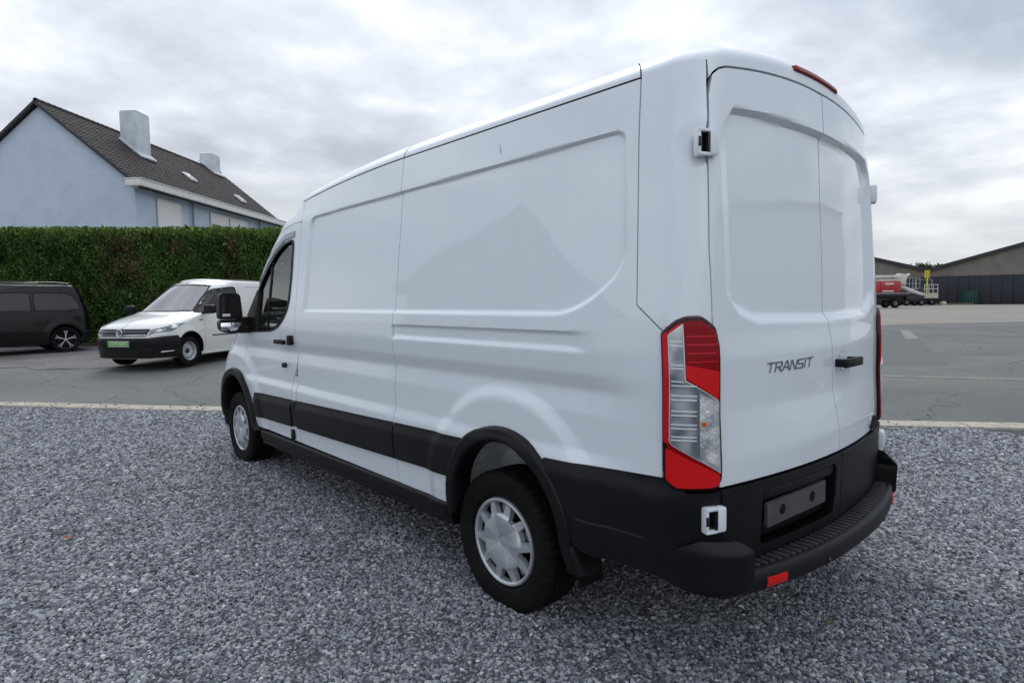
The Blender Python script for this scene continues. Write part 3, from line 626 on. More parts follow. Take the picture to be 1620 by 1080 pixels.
    # windows with roller shutters
    for y0, wd_, zt, hh, opn in ((1.40, 1.60, H-.58, 1.9, 0), (5.5, 3.6, H-.58, 1.7, .6)):
        f = MB(); f.box((hw-.035, y0+wd_/2, zt-hh/2), (.05, wd_, hh), .004); wv = f.build('window', PANE, root)
        for ya_, yb_, sh in (((0, 1, hh),) if not opn else ((0, .47, .50), (.49, 1, hh))):
            b = MB(); k = int(sh/.055)
            for i in range(k): b.box((hw-.002, y0+wd_*(ya_+yb_)/2, zt-.03-i*.055), (.03, wd_*(yb_-ya_)*.985, .052), .006)
            b.build('roller_shutter', SHUT, wv)
        b = MB(); b.box((hw-.003, y0-.02, zt-hh/2), (.05, .05, hh+.1)); b.box((hw-.003, y0+wd_+.02, zt-hh/2), (.05, .05, hh+.1)); b.box((hw-.003, y0+wd_/2, zt+.03), (.05, wd_+.1, .05)); 
        if opn: b.box((hw-.003, y0+wd_/2, zt-hh/2), (.05, .06, hh)); b.box((hw-.003, y0+wd_/4, zt-hh/2), (.05, .05, hh))
        b.build('window_frame', WHITEW, wv)
    for y in (3.85, 10.5):
        b = MB(); b.tube([(hw+.06, y, H-.3), (hw+.06, y, .2)], .05, 8); b.build('downpipe', mat('blue_pipe', (.20, .245, .31), .6) if 'blue_pipe' not in MATS else MATS['blue_pipe'], root)
    # chimneys
    def chim(cx, y, wx, wy, ztop, zb):
        b = MB(); b.box((cx, y, (ztop+zb)/2), (wx, wy, ztop-zb), .05); c = b.build('chimney', CHIM, root)
        b = MB(); b.box((cx, y, ztop+.01), (wx*.92, wy*.92, .05), .02); b.build('chimney_cap', mat('mossy_cap', (.26, .28, .20), .9, var=(.40, .42, .40), vscale=3) if 'mossy_cap' not in MATS else MATS['mossy_cap'], c)
        # flaunching that spreads on to the tiles
        b = MB(); zc_ = H+rise-abs(cx)*math.tan(pit); b.box((cx+.1, y, zc_+.02), (wx*1.35/math.cos(pit), wy*1.12, .09), .03, roty(pit)); b.build('flashing', CHIM, c)
    chim(1.25, 4.0, .80, .95, H+rise+.62, H+1.0); chim(.10, 12.4, .75, .95, H+rise+.70, H+1.2)
    for i, (y, t) in enumerate(((6.6, .58), (10.6, .72))):
        x = hw*t; z = H+rise-x*math.tan(pit); b = MB(); b.box((x, y, z+.09), (.62, .52, .07), .01, roty(pit)); s_ = b.build('skylight', WHITEW, root)
        b = MB(); b.box((x+.03, y, z+.135), (.50, .40, .02), .004, roty(pit)); b.build('skylight_pane', mat('sky_pane', (.55, .58, .6), .1) if 'sky_pane' not in MATS else MATS['sky_pane'], s_)
house()

# ------------------------------------------------------------------ halls across the yard on the right
HALLUP = noise_mat('hall_gable_sheet', [(.165, .148, .128), (.195, .176, .152), (.225, .205, .178)], .6, .85, .1, 20, .02, big=[(.2, (.13, .12, .11), .5, .75, .6)])
HALLDN = mat('hall_dark_cladding', (.012, .015, .023), .6, var=(.017, .020, .030), vscale=.4)
HALLROOF = mat('hall_roof', (.035, .034, .036), .8)
def hall(lat_v, lat_r, dep, lab, deepen=45, trim=0):
    """gabled hall between its valley side and the mirror of it about the ridge"""
    w_ = abs(lat_r-lat_v); sg = 1 if lat_r > lat_v else -1; az = YAW+math.atan2(LV, DEP); v0 = np.array(G2(lat_v, dep)); c = v0+sg*w_*np.array([math.cos(az), -math.sin(az)]); root = thing('hall', lab, 'hall', (c[0], c[1], 0), -az)
    zt, zv, zr = 4.05, 5.0, 5.0+w_*.30; b = MB(); b.prism([(-w_, zt), (w_, zt), (w_, zv-.25), (0, zr-.25), (-w_, zv-.25)], 0, deepen, lambda u, v, h: (u, h, v)); b.build('gable_wall', HALLUP, root, smooth=False)
    b = MB(); b.box((0, deepen/2, zt/2), (2*w_-.02, deepen-.1, zt-.004)); b.build('lower_wall', HALLDN, root, smooth=False)
    n_ = int(2*w_/1.2)
    for i in range(n_):
        x = -w_+(i+.5)*2*w_/n_; b = MB(); b.box((x, -.06, zt/2+.02), (2*w_/n_-.04, .10, zt-.12), .02); b.build('cladding_panel', HALLDN, root)
    b = MB()
    b.prism([(-w_-.1, zv-.25), (0, zr-.25), (w_+.1, zv-.25), (w_+.1, zv+.28), (0, zr+.28), (-w_-.1, zv+.28)], -.4, deepen, lambda u, v, h: (u, h, v)); b.build('roof', HALLROOF, root, smooth=False)
    b = MB(); b.box((0, -.03, zt+.05), (2*w_-.1, .16, .10)); b.build('ledge', mat('hall_ledge', (.10, .095, .085), .8) if 'hall_ledge' not in MATS else MATS['hall_ledge'], root)
    return root
DEP = 90.0; LV = (1465-810)/FPX*DEP
hall(LV, LV-15.5, DEP, 'grey gabled industrial hall with dark lower wall partly hidden behind the van'); hall(LV+.06, LV+15.5, DEP, 'grey gabled industrial hall with dark lower wall at the right edge of the picture')
# trees that rise behind the valley between the halls
LEAFG = mat('distant_leaves', (.030, .045, .022), .9, var=(.055, .075, .035), vscale=2.0)
BARK = mat('bark', (.06, .05, .04), .9)
def far_tree(lat, dep, hgt, cr, lab, sd):
    g_ = np.random.default_rng(sd); c = G2(lat, dep); root = thing('broadleaf_tree', lab, 'tree', (c[0], c[1], 0))
    b = MB(); b.tube([(0, 0, 0), (.1, 0, hgt*.3), (0, .1, hgt*.62)], [.28, .2, .1], 7)
    for k in range(5): a = 1.26*k; b.tube([(0, 0, hgt*(.4+.05*k)), (cr*.5*math.cos(a), cr*.5*math.sin(a), hgt*(.62+.05*k))], [.1, .03], 5)
    b.build('trunk', BARK, root)
    n = 2600; ctr = g_.normal(0, 1, (26, 3)); ctr /= np.linalg.norm(ctr, axis=1)[:, None]; ctr *= g_.uniform(.35, .85, (26, 1))*np.array([cr, cr, hgt*.28]); ctr[:, 2] += hgt*.70
    k = g_.integers(0, 26, n); P = ctr[k]+g_.normal(0, 1, (n, 3))*np.array([cr, cr, hgt*.28])*.16; q = g_.normal(0, 1, (n, 3)); q /= np.linalg.norm(q, axis=1)[:, None]; t = np.cross(q, g_.normal(0, 1, (n, 3))); t /= np.linalg.norm(t, axis=1)[:, None]; s = .22
    V = np.stack([P-q*s, P+t*s*.7, P+q*s, P-t*s*.7], 1).reshape(-1, 3); mobj('crown', V, [(4*i, 4*i+1, 4*i+2, 4*i+3) for i in range(n)], LEAFG, root, smooth=False)
for px, dep, h_, cr, lab, sd in ((1450, 140, 9.1, 2.4, 'distant dark tree rising behind the left slope of the hall valley', 1), (1462, 142, 9.0, 2.2, 'distant dark tree in the middle of the three above the hall valley', 2), (1481, 141, 8.9, 2.6, 'distant dark tree rising behind the right slope of the hall valley', 3)):
    far_tree((px-810)/FPX*dep, dep, h_, cr, lab, sd)

# ------------------------------------------------------------------ machines parked in the yard
RED = mat('machine_red', (.42, .018, .018), .4, coat=.4, var=(.34, .015, .016), vscale=1); MWHITE = mat('machine_white', (.62, .62, .60), .5, var=(.48, .48, .46), vscale=2)
MDARK = mat('machine_dark', (.02, .021, .025), .6); MNAVY = mat('machine_navy', (.03, .04, .085), .5); MYEL = mat('machine_yellow', (.55, .48, .03), .45); MGREY = mat('machine_grey', (.30, .32, .34), .5); MBEIGE = mat('machine_cream', (.50, .46, .38), .6)
mat('rim_dull', (.10, .10, .105), .6)
def frame_at(px, dep): lat = (px-810)/FPX*dep; c = G2(lat, dep); return c
def yard(name, px, dep, lab, cat): c = frame_at(px, dep); return thing(name, lab, cat, (c[0], c[1], 0), -YAW)
def mwheel(par, x, y, r, wd_, m=None):
    b = MB(); b.lathe([(-wd_/2, r*.55), (-wd_/2, r*.92), (-wd_*.38, r), (wd_*.38, r), (wd_/2, r*.92), (wd_/2, r*.55)], (0, 0, 0), 'y', 24); o = b.build('wheel', RUBBER, par); o.location = (x, y, r)
    b = MB(); b.lathe([(-wd_*.46, .001), (-wd_*.46, r*.35), (-wd_*.40, r*.56), (wd_*.4, r*.56)], (0, 0, 0), 'y', 20); b.build('rim', m or MATS['rim_dull'], o)
S_ = lambda p, dep: p/FPX*dep      # pixels to metres at a depth
# red lorry with folded white boom
D_ = 70.; T = yard('boom_lorry', 1405, D_, 'red lorry with folded white boom parked just right of the van', 'lorry')
b = MB(); b.box((-1.6, 1.1, 2.42), (6.0, 2.2, 1.30), .05); body = b.build('red_body', RED, T)
for i in range(5): b = MB(); b.box((-4.0+i*1.2, -.02, 2.42), (1.12, .06, 1.12), .02); b.build('side_panel', RED, body)
b = MB(); b.box((.05, -.06, 2.78), (1.0, .02, .22)); b.build('lettering_strip', MWHITE, body); b = MB(); b.box((-.1, -.06, 1.93), (1.3, .02, .16)); b.build('lettering_strip', MWHITE, body)
b = MB(); b.box((-1.3, 1.1, 1.52), (7.6, 2.1, .40), .03); b.box((-1.3, 1.1, 1.1), (7.2, 1.2, .5), .03); b.build('chassis', MDARK, T); b = MB(); b.box((-1.3, -.0, 1.68), (7.6, .05, .10)); b.build('bed_edge', MGREY, T)
for x in (-3.6, .9): mwheel(T, x, .2, .52, .36); mwheel(T, x, 2.0, .52, .36)
b = MB(); b.box((2.25, 1.0, 1.05), (.10, 1.8, .55), .02); b.build('tail_guard', MDARK, T)
b = MB(); b.box((-1.3, .9, 3.62), (6.6, .55, .34), .06); b.box((-1.3, .9, 3.22), (6.4, .5, .26), .05); b.build('boom', MWHITE, T)
b = MB(); b.box((1.95, .9, 3.30), (1.0, .7, 1.25), .12, roty(R_(8))); b.tube([(2.1, .9, 3.4), (2.9, .9, 3.85)], .17, 8); b.build('boom_knuckle', MWHITE, T)
b = MB(); b.tube([(1.9, .9, 2.5), (3.0, .9, 2.0), (4.6, .9, 1.5)], [.2, .24, .15], 8); b.build('outrigger', MWHITE, T)
# platform lift with a cage
D_ = 82.; T = yard('cage_lift', 1444, D_, 'dark platform lift with a barred work cage between the red lorry and the yellow mast', 'lift')
b = MB(); b.box((.2, .8, 1.0), (2.8, 1.6, .8), .1); b.box((.4, .8, 1.75), (1.9, 1.3, .8), .1); b.build('base', MDARK, T)
for x in (-.8, 1.2): mwheel(T, x, .1, .45, .3); mwheel(T, x, 1.6, .45, .3)
for z in (2.35, 3.0, 3.75):
    b = MB(); b.box((0.05, .2, z), (1.9, .06, .07)); b.box((0.05, 1.2, z), (1.9, .06, .07)); b.box((-.9, .7, z), (.06, 1.0, .07)); b.box((1.0, .7, z), (.06, 1.0, .07)); b.build('cage_rail', MGREY, T)
for x in (-.9, -.42, .05, .52, 1.0): b = MB(); b.box((x, .2, 3.05), (.06, .06, 1.45)); b.build('cage_bar', MGREY, T)
b = MB(); b.box((.05, .7, 2.28), (1.95, 1.1, .10)); b.build('cage_floor', MGREY, T)
b = MB(); b.tube([(-1.6, .9, 3.6), (-.9, .9, 3.2), (.2, .9, 1.9)], .14, 8); b.build('lift_arm', MNAVY, T)
b = MB(); b.box((1.15, .1, 2.0), (.5, .3, .8), .08); b.build('motor_cover', MNAVY, T)
# loader with a tall yellow mast and a pale platform
D_ = 84.; T = yard('mast_loader', 1467, D_, 'loader with a tall yellow mast and pale front platform in front of the hall', 'loader')
b = MB(); b.box((0, 1.9, 1.05), (2.6, 2.6, .9), .15); b.box((1.0, 1.7, 1.85), (1.1, 2.0, 1.0), .15); b.build('base', MDARK, T)
b = MB(); b.box((-.9, 1.8, 1.95), (.9, 1.6, .9), .1); b.box((1.25, 1.2, 1.9), (.6, .8, .5), .1); b.build('engine_cover', MNAVY, T)
for x in (-1.15, 1.15): mwheel(T, x, .9, .5, .38); mwheel(T, x, 2.9, .5, .38)
b = MB(); b.box((0, .2, 3.0), (.16, .16, 3.6), .02); b.build('mast', MYEL, T); b = MB(); b.box((0, .28, 4.25), (.62, .12, .95), .03); b.build('mast_head', MYEL, T)
for x in (-.28, .28): b = MB(); b.box((x, .2, 4.3), (.07, .1, 1.1)); b.build('mast_rail', MYEL, T)
b = MB(); b.box((0, -.2, 1.28), (2.0, 1.0, .62), .06); b.box((0, -.2, 1.64), (1.9, 1.0, .10), .02); b.build('front_platform', MBEIGE, T)
for x in (-.9, -.3, .3, .9): b = MB(); b.box((x, -.65, 2.25), (.06, .06, 1.15)); b.build('platform_post', MWHITE, T)
for z in (2.83, 2.25): b = MB(); b.box((0, -.65, z), (1.95, .06, .09)); b.build('platform_rail', MWHITE, T)
b = MB(); b.box((0, .9, 3.55), (2.4, .1, .07)); b.box((-1.15, .9, 2.9), (.07, .07, 1.3)); b.box((1.15, .9, 2.9), (.07, .07, 1.3)); b.build('overhead_guard', MGREY, T)
# odds and ends along the hall
T = yard('concrete_block', 1492, 84., 'pale concrete block lying in front of the dark hall wall', 'block'); b = MB(); b.box((0, 0, .25), (.62, .5, .44), .1); b.box((.1, .05, .42), (.40, .4, .2), .08); o = b.build('block', MBEIGE, T)
T = yard('green_container', 1540, 86., 'dark green waste container against the hall at the right edge', 'container'); b = MB(); b.box((0, .9, .98), (1.5, 1.6, 1.7), .05); b.build('bin', mat('dark_green_steel', (.012, .055, .045), .5), T)
for i in range(4): b = MB(); b.box((-.6+.4*i, .06, .98), (.08, .1, 1.6)); b.build('rib', MATS['dark_green_steel'], T)
b = MB(); b.box((0, .9, 1.88), (1.56, 1.66, .1), .02); b.build('lid', MATS['dark_green_steel'], T)
b = MB(); c = frame_at(1506, 85.); b.box((c[0], c[1], .12), (6.0, .25, .20), .03, rotz(-YAW)); o = b.build('timber_beam', mat('old_timber', (.16, .11, .08), .9), None); tag(o, 'long low timber beam lying along the foot of the hall wall', 'beam')

# ------------------------------------------------------------------ what the van mirrors: a house to the left and a hall behind the camera
def plain_house(name, lab, cat, c, rz, L_, hw, H, rise, wm, rm, wins):
    root = thing(name, lab, cat, (c[0], c[1], 0), rz); b = MB(); b.prism([(-hw, 0), (hw, 0), (hw, H), (0, H+rise), (-hw, H)], -L_/2, L_/2, lambda u, v, h: (u, h, v)); b.build('wall', wm, root, smooth=False)
    b = MB(); t = .18
    for sg in (-1, 1): b.prism([(0, H+rise+.02), (sg*(hw+.4), H-rise*.4/hw+.02), (sg*(hw+.4), H-rise*.4/hw+t), (0, H+rise+t)], -L_/2-.25, L_/2+.25, lambda u, v, h: (u, h, v))
    b.build('roof', rm, root, smooth=False)
    for (x, z, w_, h_) in wins:
        for yy in (-L_/2-.02, L_/2+.02): b = MB(); b.box((x, yy, z), (w_, .06, h_), .01); f = b.build('window', WHITEW, root); b = MB(); b.box((x, yy*1.004, z), (w_-.16, .06, h_-.16)); b.build('pane', PANE, f)
    return root
plain_house('neighbour_house', 'gabled house mirrored in the van flank, standing left of the picture', 'house', (-20, 22), R_(40), 14, 4.4, 5.0, 4.0, mat('pale_brick', (.50, .47, .43), .9, var=(.56, .52, .48), vscale=3), mat('weathered_tile', (.30, .285, .28), .85, var=(.36, .34, .33), vscale=3), [(-2, 1.6, 1.3, 1.4), (2, 1.6, 1.3, 1.4), (0, 4.4, 1.3, 1.3)])
plain_house('neighbour_garage', 'long low outbuilding mirrored in the van flank, standing left of the picture', 'garage', (-25, 4), R_(95), 14, 3.2, 3.2, 1.2, mat('grey_block_wall', (.45, .46, .47), .9), MATS['weathered_tile'], [(0, 1.3, 2.4, 2.2)])
plain_house('neighbour_hall', 'wide grey hall mirrored in the van rear doors, standing behind the camera', 'hall', (46, -40), R_(118), 30, 24, 9.0, 2.6, mat('grey_sheet_wall', (.48, .51, .55), .7, var=(.53, .56, .60), vscale=.3), MATS['weathered_tile'], [(-8, 2.2, 4.5, 4.2), (2, 2.2, 4.5, 4.2), (10, 6.2, 6, 1.2)])
# ------------------------------------------------------------------ the long white van (rear axle at y = 0, forward = +y)
VAN = thing('delivery_van', 'large white high-roof delivery van with black trim parked in front on the gravel', 'van')
Wt = table([(0, .955), (.3, .965), (.45, .975), (.56, .985), (.8, .998), (1.2, 1.0), (1.42, .988), (2.1, .905), (2.33, .868), (2.6, .82)], .02)
Wful = table([(0, .955), (.3, .965), (.45, .975), (.56, .985), (.78, 1.0), (.82, 1.001), (.875, .984), (1.03, .983), (1.125, .969), (1.195, .993), (1.28, .998), (1.375, .993), (1.425, .9865), (2.1, .905), (2.33, .868), (2.6, .82)], .008)
YR = table([(0, -1.02), (.8, -1.03), (1.3, -1.03), (1.6, -1.026), (2.1, -1.005), (2.35, -.985), (2.6, -.955)], .03)
RC = table([(0, .12), (1.3, .125), (2.0, .13), (2.35, .15), (2.6, .15)], .03)
BOW = table([(0, .13), (.9, .135), (1.08, .10), (1.28, .095), (1.36, .078), (1.5, .075), (2.1, .07), (2.6, .065)], .012)
YA = table([(0, 4.0), (.3, 4.05), (.5, 4.08), (.83, 3.95), (1.02, 3.82), (1.2, 3.62), (1.41, 3.30), (1.55, 3.16), (1.76, 3.02), (1.94, 2.87), (2.06, 2.72), (2.19, 2.60), (2.33, 2.38), (2.36, 2.32), (2.42, 2.25)], .02)
RF = table([(0, .42), (.9, .45), (1.1, .5), (1.41, .34), (1.55, .26), (2.4, .26)], .03)
BF = table([(0, .16), (.9, .20), (1.2, .26), (2.4, .22)], .05)
ARCH_R, ARCH_F, ARCH_Z = -.05, 3.70, .46
def crown(x, w, z): return .088*(1-(x/w)**2)*ss(1.9, 2.4, z)
def ydrop(y, z): return .075*np.clip((y-.9)/1.5, 0, 1.3)**2*ss(2.10, 2.345, z)
RECESS_SIDE = rounded([(2.20, 1.43), (2.20, 2.135), (-.695, 2.165), (-.742, 1.62), (-.60, 1.50), (-.44, 1.43)], [.02, .09, .07, .12, .16, .16])
RECESS_REAR = [(-.745, 2.13), (-.69, 2.185), (-.4, 2.178), (0, 2.172), (.4, 2.178), (.69, 2.185), (.745, 2.13), (.80, 1.50), (.70, 1.43), (.58, 1.392), (0, 1.378), (-.58, 1.392), (-.70, 1.43), (-.80, 1.50)]
def side_disp(s, z):
    d = (Wful(z)-Wt(z))*ss(-.92, -.52, s)*(1-ss(3.2, 3.9, s))
    d = d-.016*ss(0, .019, -sdf(RECESS_SIDE, s, z))*(s < 2.4)
    # sliding-door rail groove
    tap = ss(-.60, -.44, s)*(s < .935)
    zl, zh = 1.284, 1.362
    d = d-.012*tap*ss(zl-.004, zl+.018*np.clip(tap, .1, 1)+.006, z)*(1-ss(zh-.006, zh+.003, z))
    for cy in (ARCH_R, ARCH_F):
        r = np.hypot(s-cy, z-ARCH_Z); d = d+.017*(1-ss(.565, .66, r))*ss(.3, .5, z)
    return d
def side_map(s, z):
    """left side: s = y along the flank, running round the rear corner below it and round the front corner above it"""
    w = Wt(z); R = RC(z); yr = YR(z); f = w-R; Lc = R*np.pi/2; a = f+Lc+(s-yr-R)
    th = np.clip((a-f)/R, 0, np.pi/2)
    x = np.where(a <= f, a, f+R*np.sin(th)); y = np.where(a <= f, yr, yr+R*(1-np.cos(th))); y = np.where(a > f+Lc, s, y)
    y = y-BOW(z)*(1-(x/w)**2)
    ya, rf = YA(z), RF(z); ph = np.clip((s-ya)/rf, 0, np.pi/2); fr = s > ya
    x = np.where(fr, w-rf*(1-np.cos(ph))-np.maximum(0, s-ya-rf*np.pi/2), x)
    y = np.where(fr, ya+rf*np.sin(ph)+BF(z)*(1-(x/w)**2), y)
    x = x+side_disp(s, z)*np.where(fr, np.cos(ph), np.sin(th))
    return np.stack([-x, y, z+crown(x, w, z)-ydrop(y, z)], 1)
def rear_map0(v, z):
    w = Wt(z); R = RC(z); yr = YR(z); a = np.abs(v); f = w-R; th = np.clip((a-f)/R, 0, np.pi/2)
    x = np.where(a <= f, a, f+R*np.sin(th)); y = np.where(a <= f, yr, yr+R*(1-np.cos(th))); Lc = R*np.pi/2
    y = np.where(a > f+Lc, yr+R+(a-f-Lc), y); y = y-BOW(z)*(1-(x/w)**2)
    return np.stack([x*np.sign(v+1e-12), y, z+crown(x, w, z)], 1)
def rear_map(v, z):
    P = rear_map0(v, z)
    a = np.abs(v); zb = np.interp(a, [0, .58, .70, .79, .9], [1.378, 1.392, 1.43, 1.51, 1.70]); zt = np.interp(a, [0, .4, .69, .745, .9], [2.172, 2.178, 2.185, 2.13, 1.9])
    P[:, 1] += .026*ss(0, .050, z-zb)*ss(0, .022, zt-z)*(1-ss(.70, .80, a))
    # pressed channel that fades out just above the window-shaped recess
    return P
def s_of_v(v, z): return YR(z)+RC(z)-((Wt(z)-RC(z))+RC(z)*np.pi/2-abs(v))
def front_map(v, z):
    w = Wt(z); rf = RF(z); a = np.abs(v); f = w-rf; ph = np.clip((a-f)/rf, 0, np.pi/2)
    x = np.where(a <= f, a, f+rf*np.sin(ph)); y = YA(z)+rf*np.where(a <= f, 1.0, np.cos(ph)); y = np.where(a > f+rf*np.pi/2, YA(z)-(a-f-rf*np.pi/2), y)
    y = y+BF(z)*(1-(x/w)**2)
    return np.stack([x*np.sign(v+1e-12), y, z+crown(x, w, z)-ydrop(y, z)], 1)
CEN = (0, 1.5, 1.2)
def arc(cy, cz, r, a0, a1, n=22): return [(cy+r*math.cos(R_(a0+(a1-a0)*i/n)), cz+r*math.sin(R_(a0+(a1-a0)*i/n))) for i in range(n+1)]
def line(pts, n=6):
    o = []
    for a, b in zip(pts[:-1], pts[1:]):
        for i in range(n): o.append((a[0]+(b[0]-a[0])*i/n, a[1]+(b[1]-a[1])*i/n))
    return o+[pts[-1]]
G = .0028
ZT = 2.345
# --- flank panels
o = [(.957, ZT), (.945, 2.0), (.93, 1.45), (.924, .42)]
o += [(.345, .42)]+arc(ARCH_R, ARCH_Z, .395, 0, 180)+[(-.445, .80), (-1.0, .80), (-1.0, 1.37), (-.918, 1.385), (-.803, 1.475), (-.798, 1.55), (-.77, 1.92), (-.737, ZT)]
pr = sheet('side_panel', inset(o, G), .0075, side_map, PAINT, VAN, skirt=.03, ref=CEN)
o = [(2.356, ZT), (2.356, 2.115), (2.350, 1.98), (2.346, 1.68), (2.340, 1.40), (2.334, 1.12), (2.340, .95), (2.345, .42), (.924, .42), (.93, 1.45), (.945, 2.0), (.957, ZT)]
pf = sheet('side_panel', inset(o, G), .0095, side_map, PAINT, VAN, skirt=.03, ref=CEN)
# --- front door, wing, cab top
door_rear = [(2.356, 2.115), (2.350, 1.98), (2.346, 1.68), (2.340, 1.40), (2.334, 1.12), (2.348, 1.02), (2.43, .90), (2.45, .71), (2.48, .42)]
door_top = [(3.30, 1.48), (3.22, 1.63), (3.06, 1.86), (2.90, 2.01), (2.76, 2.07), (2.62, 2.095), (2.45, 2.118)]
door_front = [(3.17, .42), (3.17, .50), (3.33, .78), (3.47, .98), (3.44, 1.22)]
DOOR = rounded(door_rear+door_front+door_top, .03, 3)
WIN = rounded([(2.475, 1.985), (2.64, 1.965), (2.80, 1.90), (2.96, 1.785), (3.12, 1.63), (3.27, 1.43), (3.30, 1.30), (3.10, 1.265), (2.80, 1.28), (2.66, 1.315), (2.53, 1.40), (2.475, 1.50), (2.462, 1.69)], .05, 4)
def with_hole(out_, hole):
    """one outline that walks round a hole through a slit"""
    A, B = np.array(out_), np.array(hole)
    if np.sum(A[:, 0]*np.roll(A[:, 1], -1)-np.roll(A[:, 0], -1)*A[:, 1])*np.sum(B[:, 0]*np.roll(B[:, 1], -1)-np.roll(B[:, 0], -1)*B[:, 1]) > 0: B = B[::-1]
    d = ((A[:, None]-B[None])**2).sum(2); i, j = np.unravel_index(d.argmin(), d.shape)
    return [tuple(p) for p in list(A[:i+1])+list(B[j:])+list(B[:j+1])+list(A[i:])]
D1 = sheet('front_door', with_hole(inset(DOOR, G), inset(WIN, -.006)), .012, side_map, PAINT, VAN, skirt=.03, ref=CEN)
def win_map(s, z):
    P = side_map(s, z); P[:, 0] += .012; return P
sheet('window_pane', inset(WIN, -.008), .03, win_map, GLASS, D1, skirt=0, ref=CEN)
sheet('window_seal', with_hole(inset(WIN, -.011), inset(WIN, .007)), .007, side_map, PLASTIC, D1, h=.007, skirt=.03, ref=CEN)
sheet('window_bar', [(2.895, 1.28), (2.92, 1.28), (2.915, 1.81), (2.89, 1.82)], .02, side_map, PLASTIC, D1, h=-.004, skirt=.012, ref=CEN)
sheet('window_trim', [(2.465, 2.052), (2.63, 2.038), (2.82, 1.968), (2.985, 1.852), (3.145, 1.690), (3.135, 1.665), (2.968, 1.818), (2.812, 1.925), (2.645, 1.995), (2.465, 2.010)], .010, side_map, mat('trim_reflection_grey', (.34, .355, .37), .3, coat=.5), D1, h=.010, skirt=.012, ref=CEN)  # reflection of the bodywork is put into the trim's pale grey colour
sheet('mirror_sail', rounded([(3.10, 1.255), (3.40, 1.235), (3.42, 1.32), (3.30, 1.47), (3.17, 1.615), (3.12, 1.62)], .02, 3), .012, side_map, PLASTIC, D1, h=.012, bevel=.01, skirt=.02, ref=CEN)
b = MB(); 
b.box((-1.035, 2.55, 1.195), (.03, .19, .034), .01); b.box((-1.005, 2.63, 1.195), (.04, .03, .03), .006); b.box((-1.012, 2.40, 1.213), (.035, .055, .075), .008)
b.build('door_handle', PLASTIC, D1)
b = MB(); b.lathe([(-1.016, .001), (-1.016, .017), (-1.008, .02), (-.98, .02)], (0, 2.56, 1.01), 'x', 16); b.build('lock_cylinder', GLOSSBLK, D1)
# filler between door and flank, step flap below
sheet('sill_post', inset([(2.352, .42), (2.345, .94), (2.40, .935), (2.425, .90), (2.446, .71), (2.476, .42)], G), .015, side_map, PAINT, VAN, skirt=.03, ref=CEN)
b = MB(); b.box((-.985, 2.47, .47), (.018, .055, .075), .006); b.build('step_catch', PLASTIC, VAN)
wing = [(3.17, .42), (3.17, .50), (3.33, .78), (3.47, .98), (3.44, 1.22), (3.42, 1.28), (3.55, 1.28), (3.72, 1.16), (4.00, 1.04), (4.25, .93), (4.25, .60)]
o = [(3.17, .42)]+wing[1:10]+[(4.25, .50)]+[(4.10, .50)]+arc(ARCH_F, ARCH_Z, .395, 2, 180)[0:]+[(3.305, .42)]
o = [(3.17, .42), (3.17, .50), (3.33, .78), (3.47, .98), (3.44, 1.22), (3.42, 1.285), (3.55, 1.26), (3.85, 1.12), (4.15, 1.0), (4.45, .92), (4.45, .62), (4.09, .55)]+arc(ARCH_F, ARCH_Z, .395, 12, 180)+[(3.305, .42)]
sheet('front_wing', inset(o, G), .015, side_map, PAINT, VAN, skirt=.03, ref=CEN)
o = [(2.356, ZT), (2.356, 2.115), (2.45, 2.118), (2.62, 2.095), (2.76, 2.07), (2.90, 2.01), (3.06, 1.86), (3.22, 1.63), (3.30, 1.48), (3.44, 1.225), (3.62, 1.25), (3.48, 1.42), (3.36, 1.62), (3.24, 1.80), (3.10, 1.96), (2.95, 2.08), (2.8, 2.17), (2.68, 2.26), (2.60, ZT)]
sheet('cab_pillar', inset(o, G*.8), .015, side_map, PAINT, VAN, skirt=.03, ref=CEN)
# --- rear corner pillar (wraps from the flank to the door gap)
dg = [(-.865, 1.44), (-.866, 1.66), (-.842, 2.0), (-.812, 2.25), (-.797, ZT+.009)]
o = [(-.737, ZT+.009), (-.77, 1.92), (-.798, 1.55), (-.803, 1.475), (-.918, 1.385), (-.93, 1.33), (float(s_of_v(.865, 1.33)), 1.33)]
o += [(float(s_of_v(v, z)), z) for v, z in line(dg, 5)]
def pillar_map(s, z):
    P = side_map(s, z)
    # pressed pocket round the upper hinge
    c = float(s_of_v(.865, 2.05)); q = np.hypot((s-c-.01)/.095, (z-2.045)/.10); k = -.012*(1-ss(.35, 1.0, q))
    th = ss(-.80, -.98, s); P[:, 0] -= k*(1-th)*.7; P[:, 1] -= k*th
    return P
PIL = sheet('corner_pillar', inset(o, G), .008, pillar_map, PAINT, VAN, skirt=.03, ref=CEN)
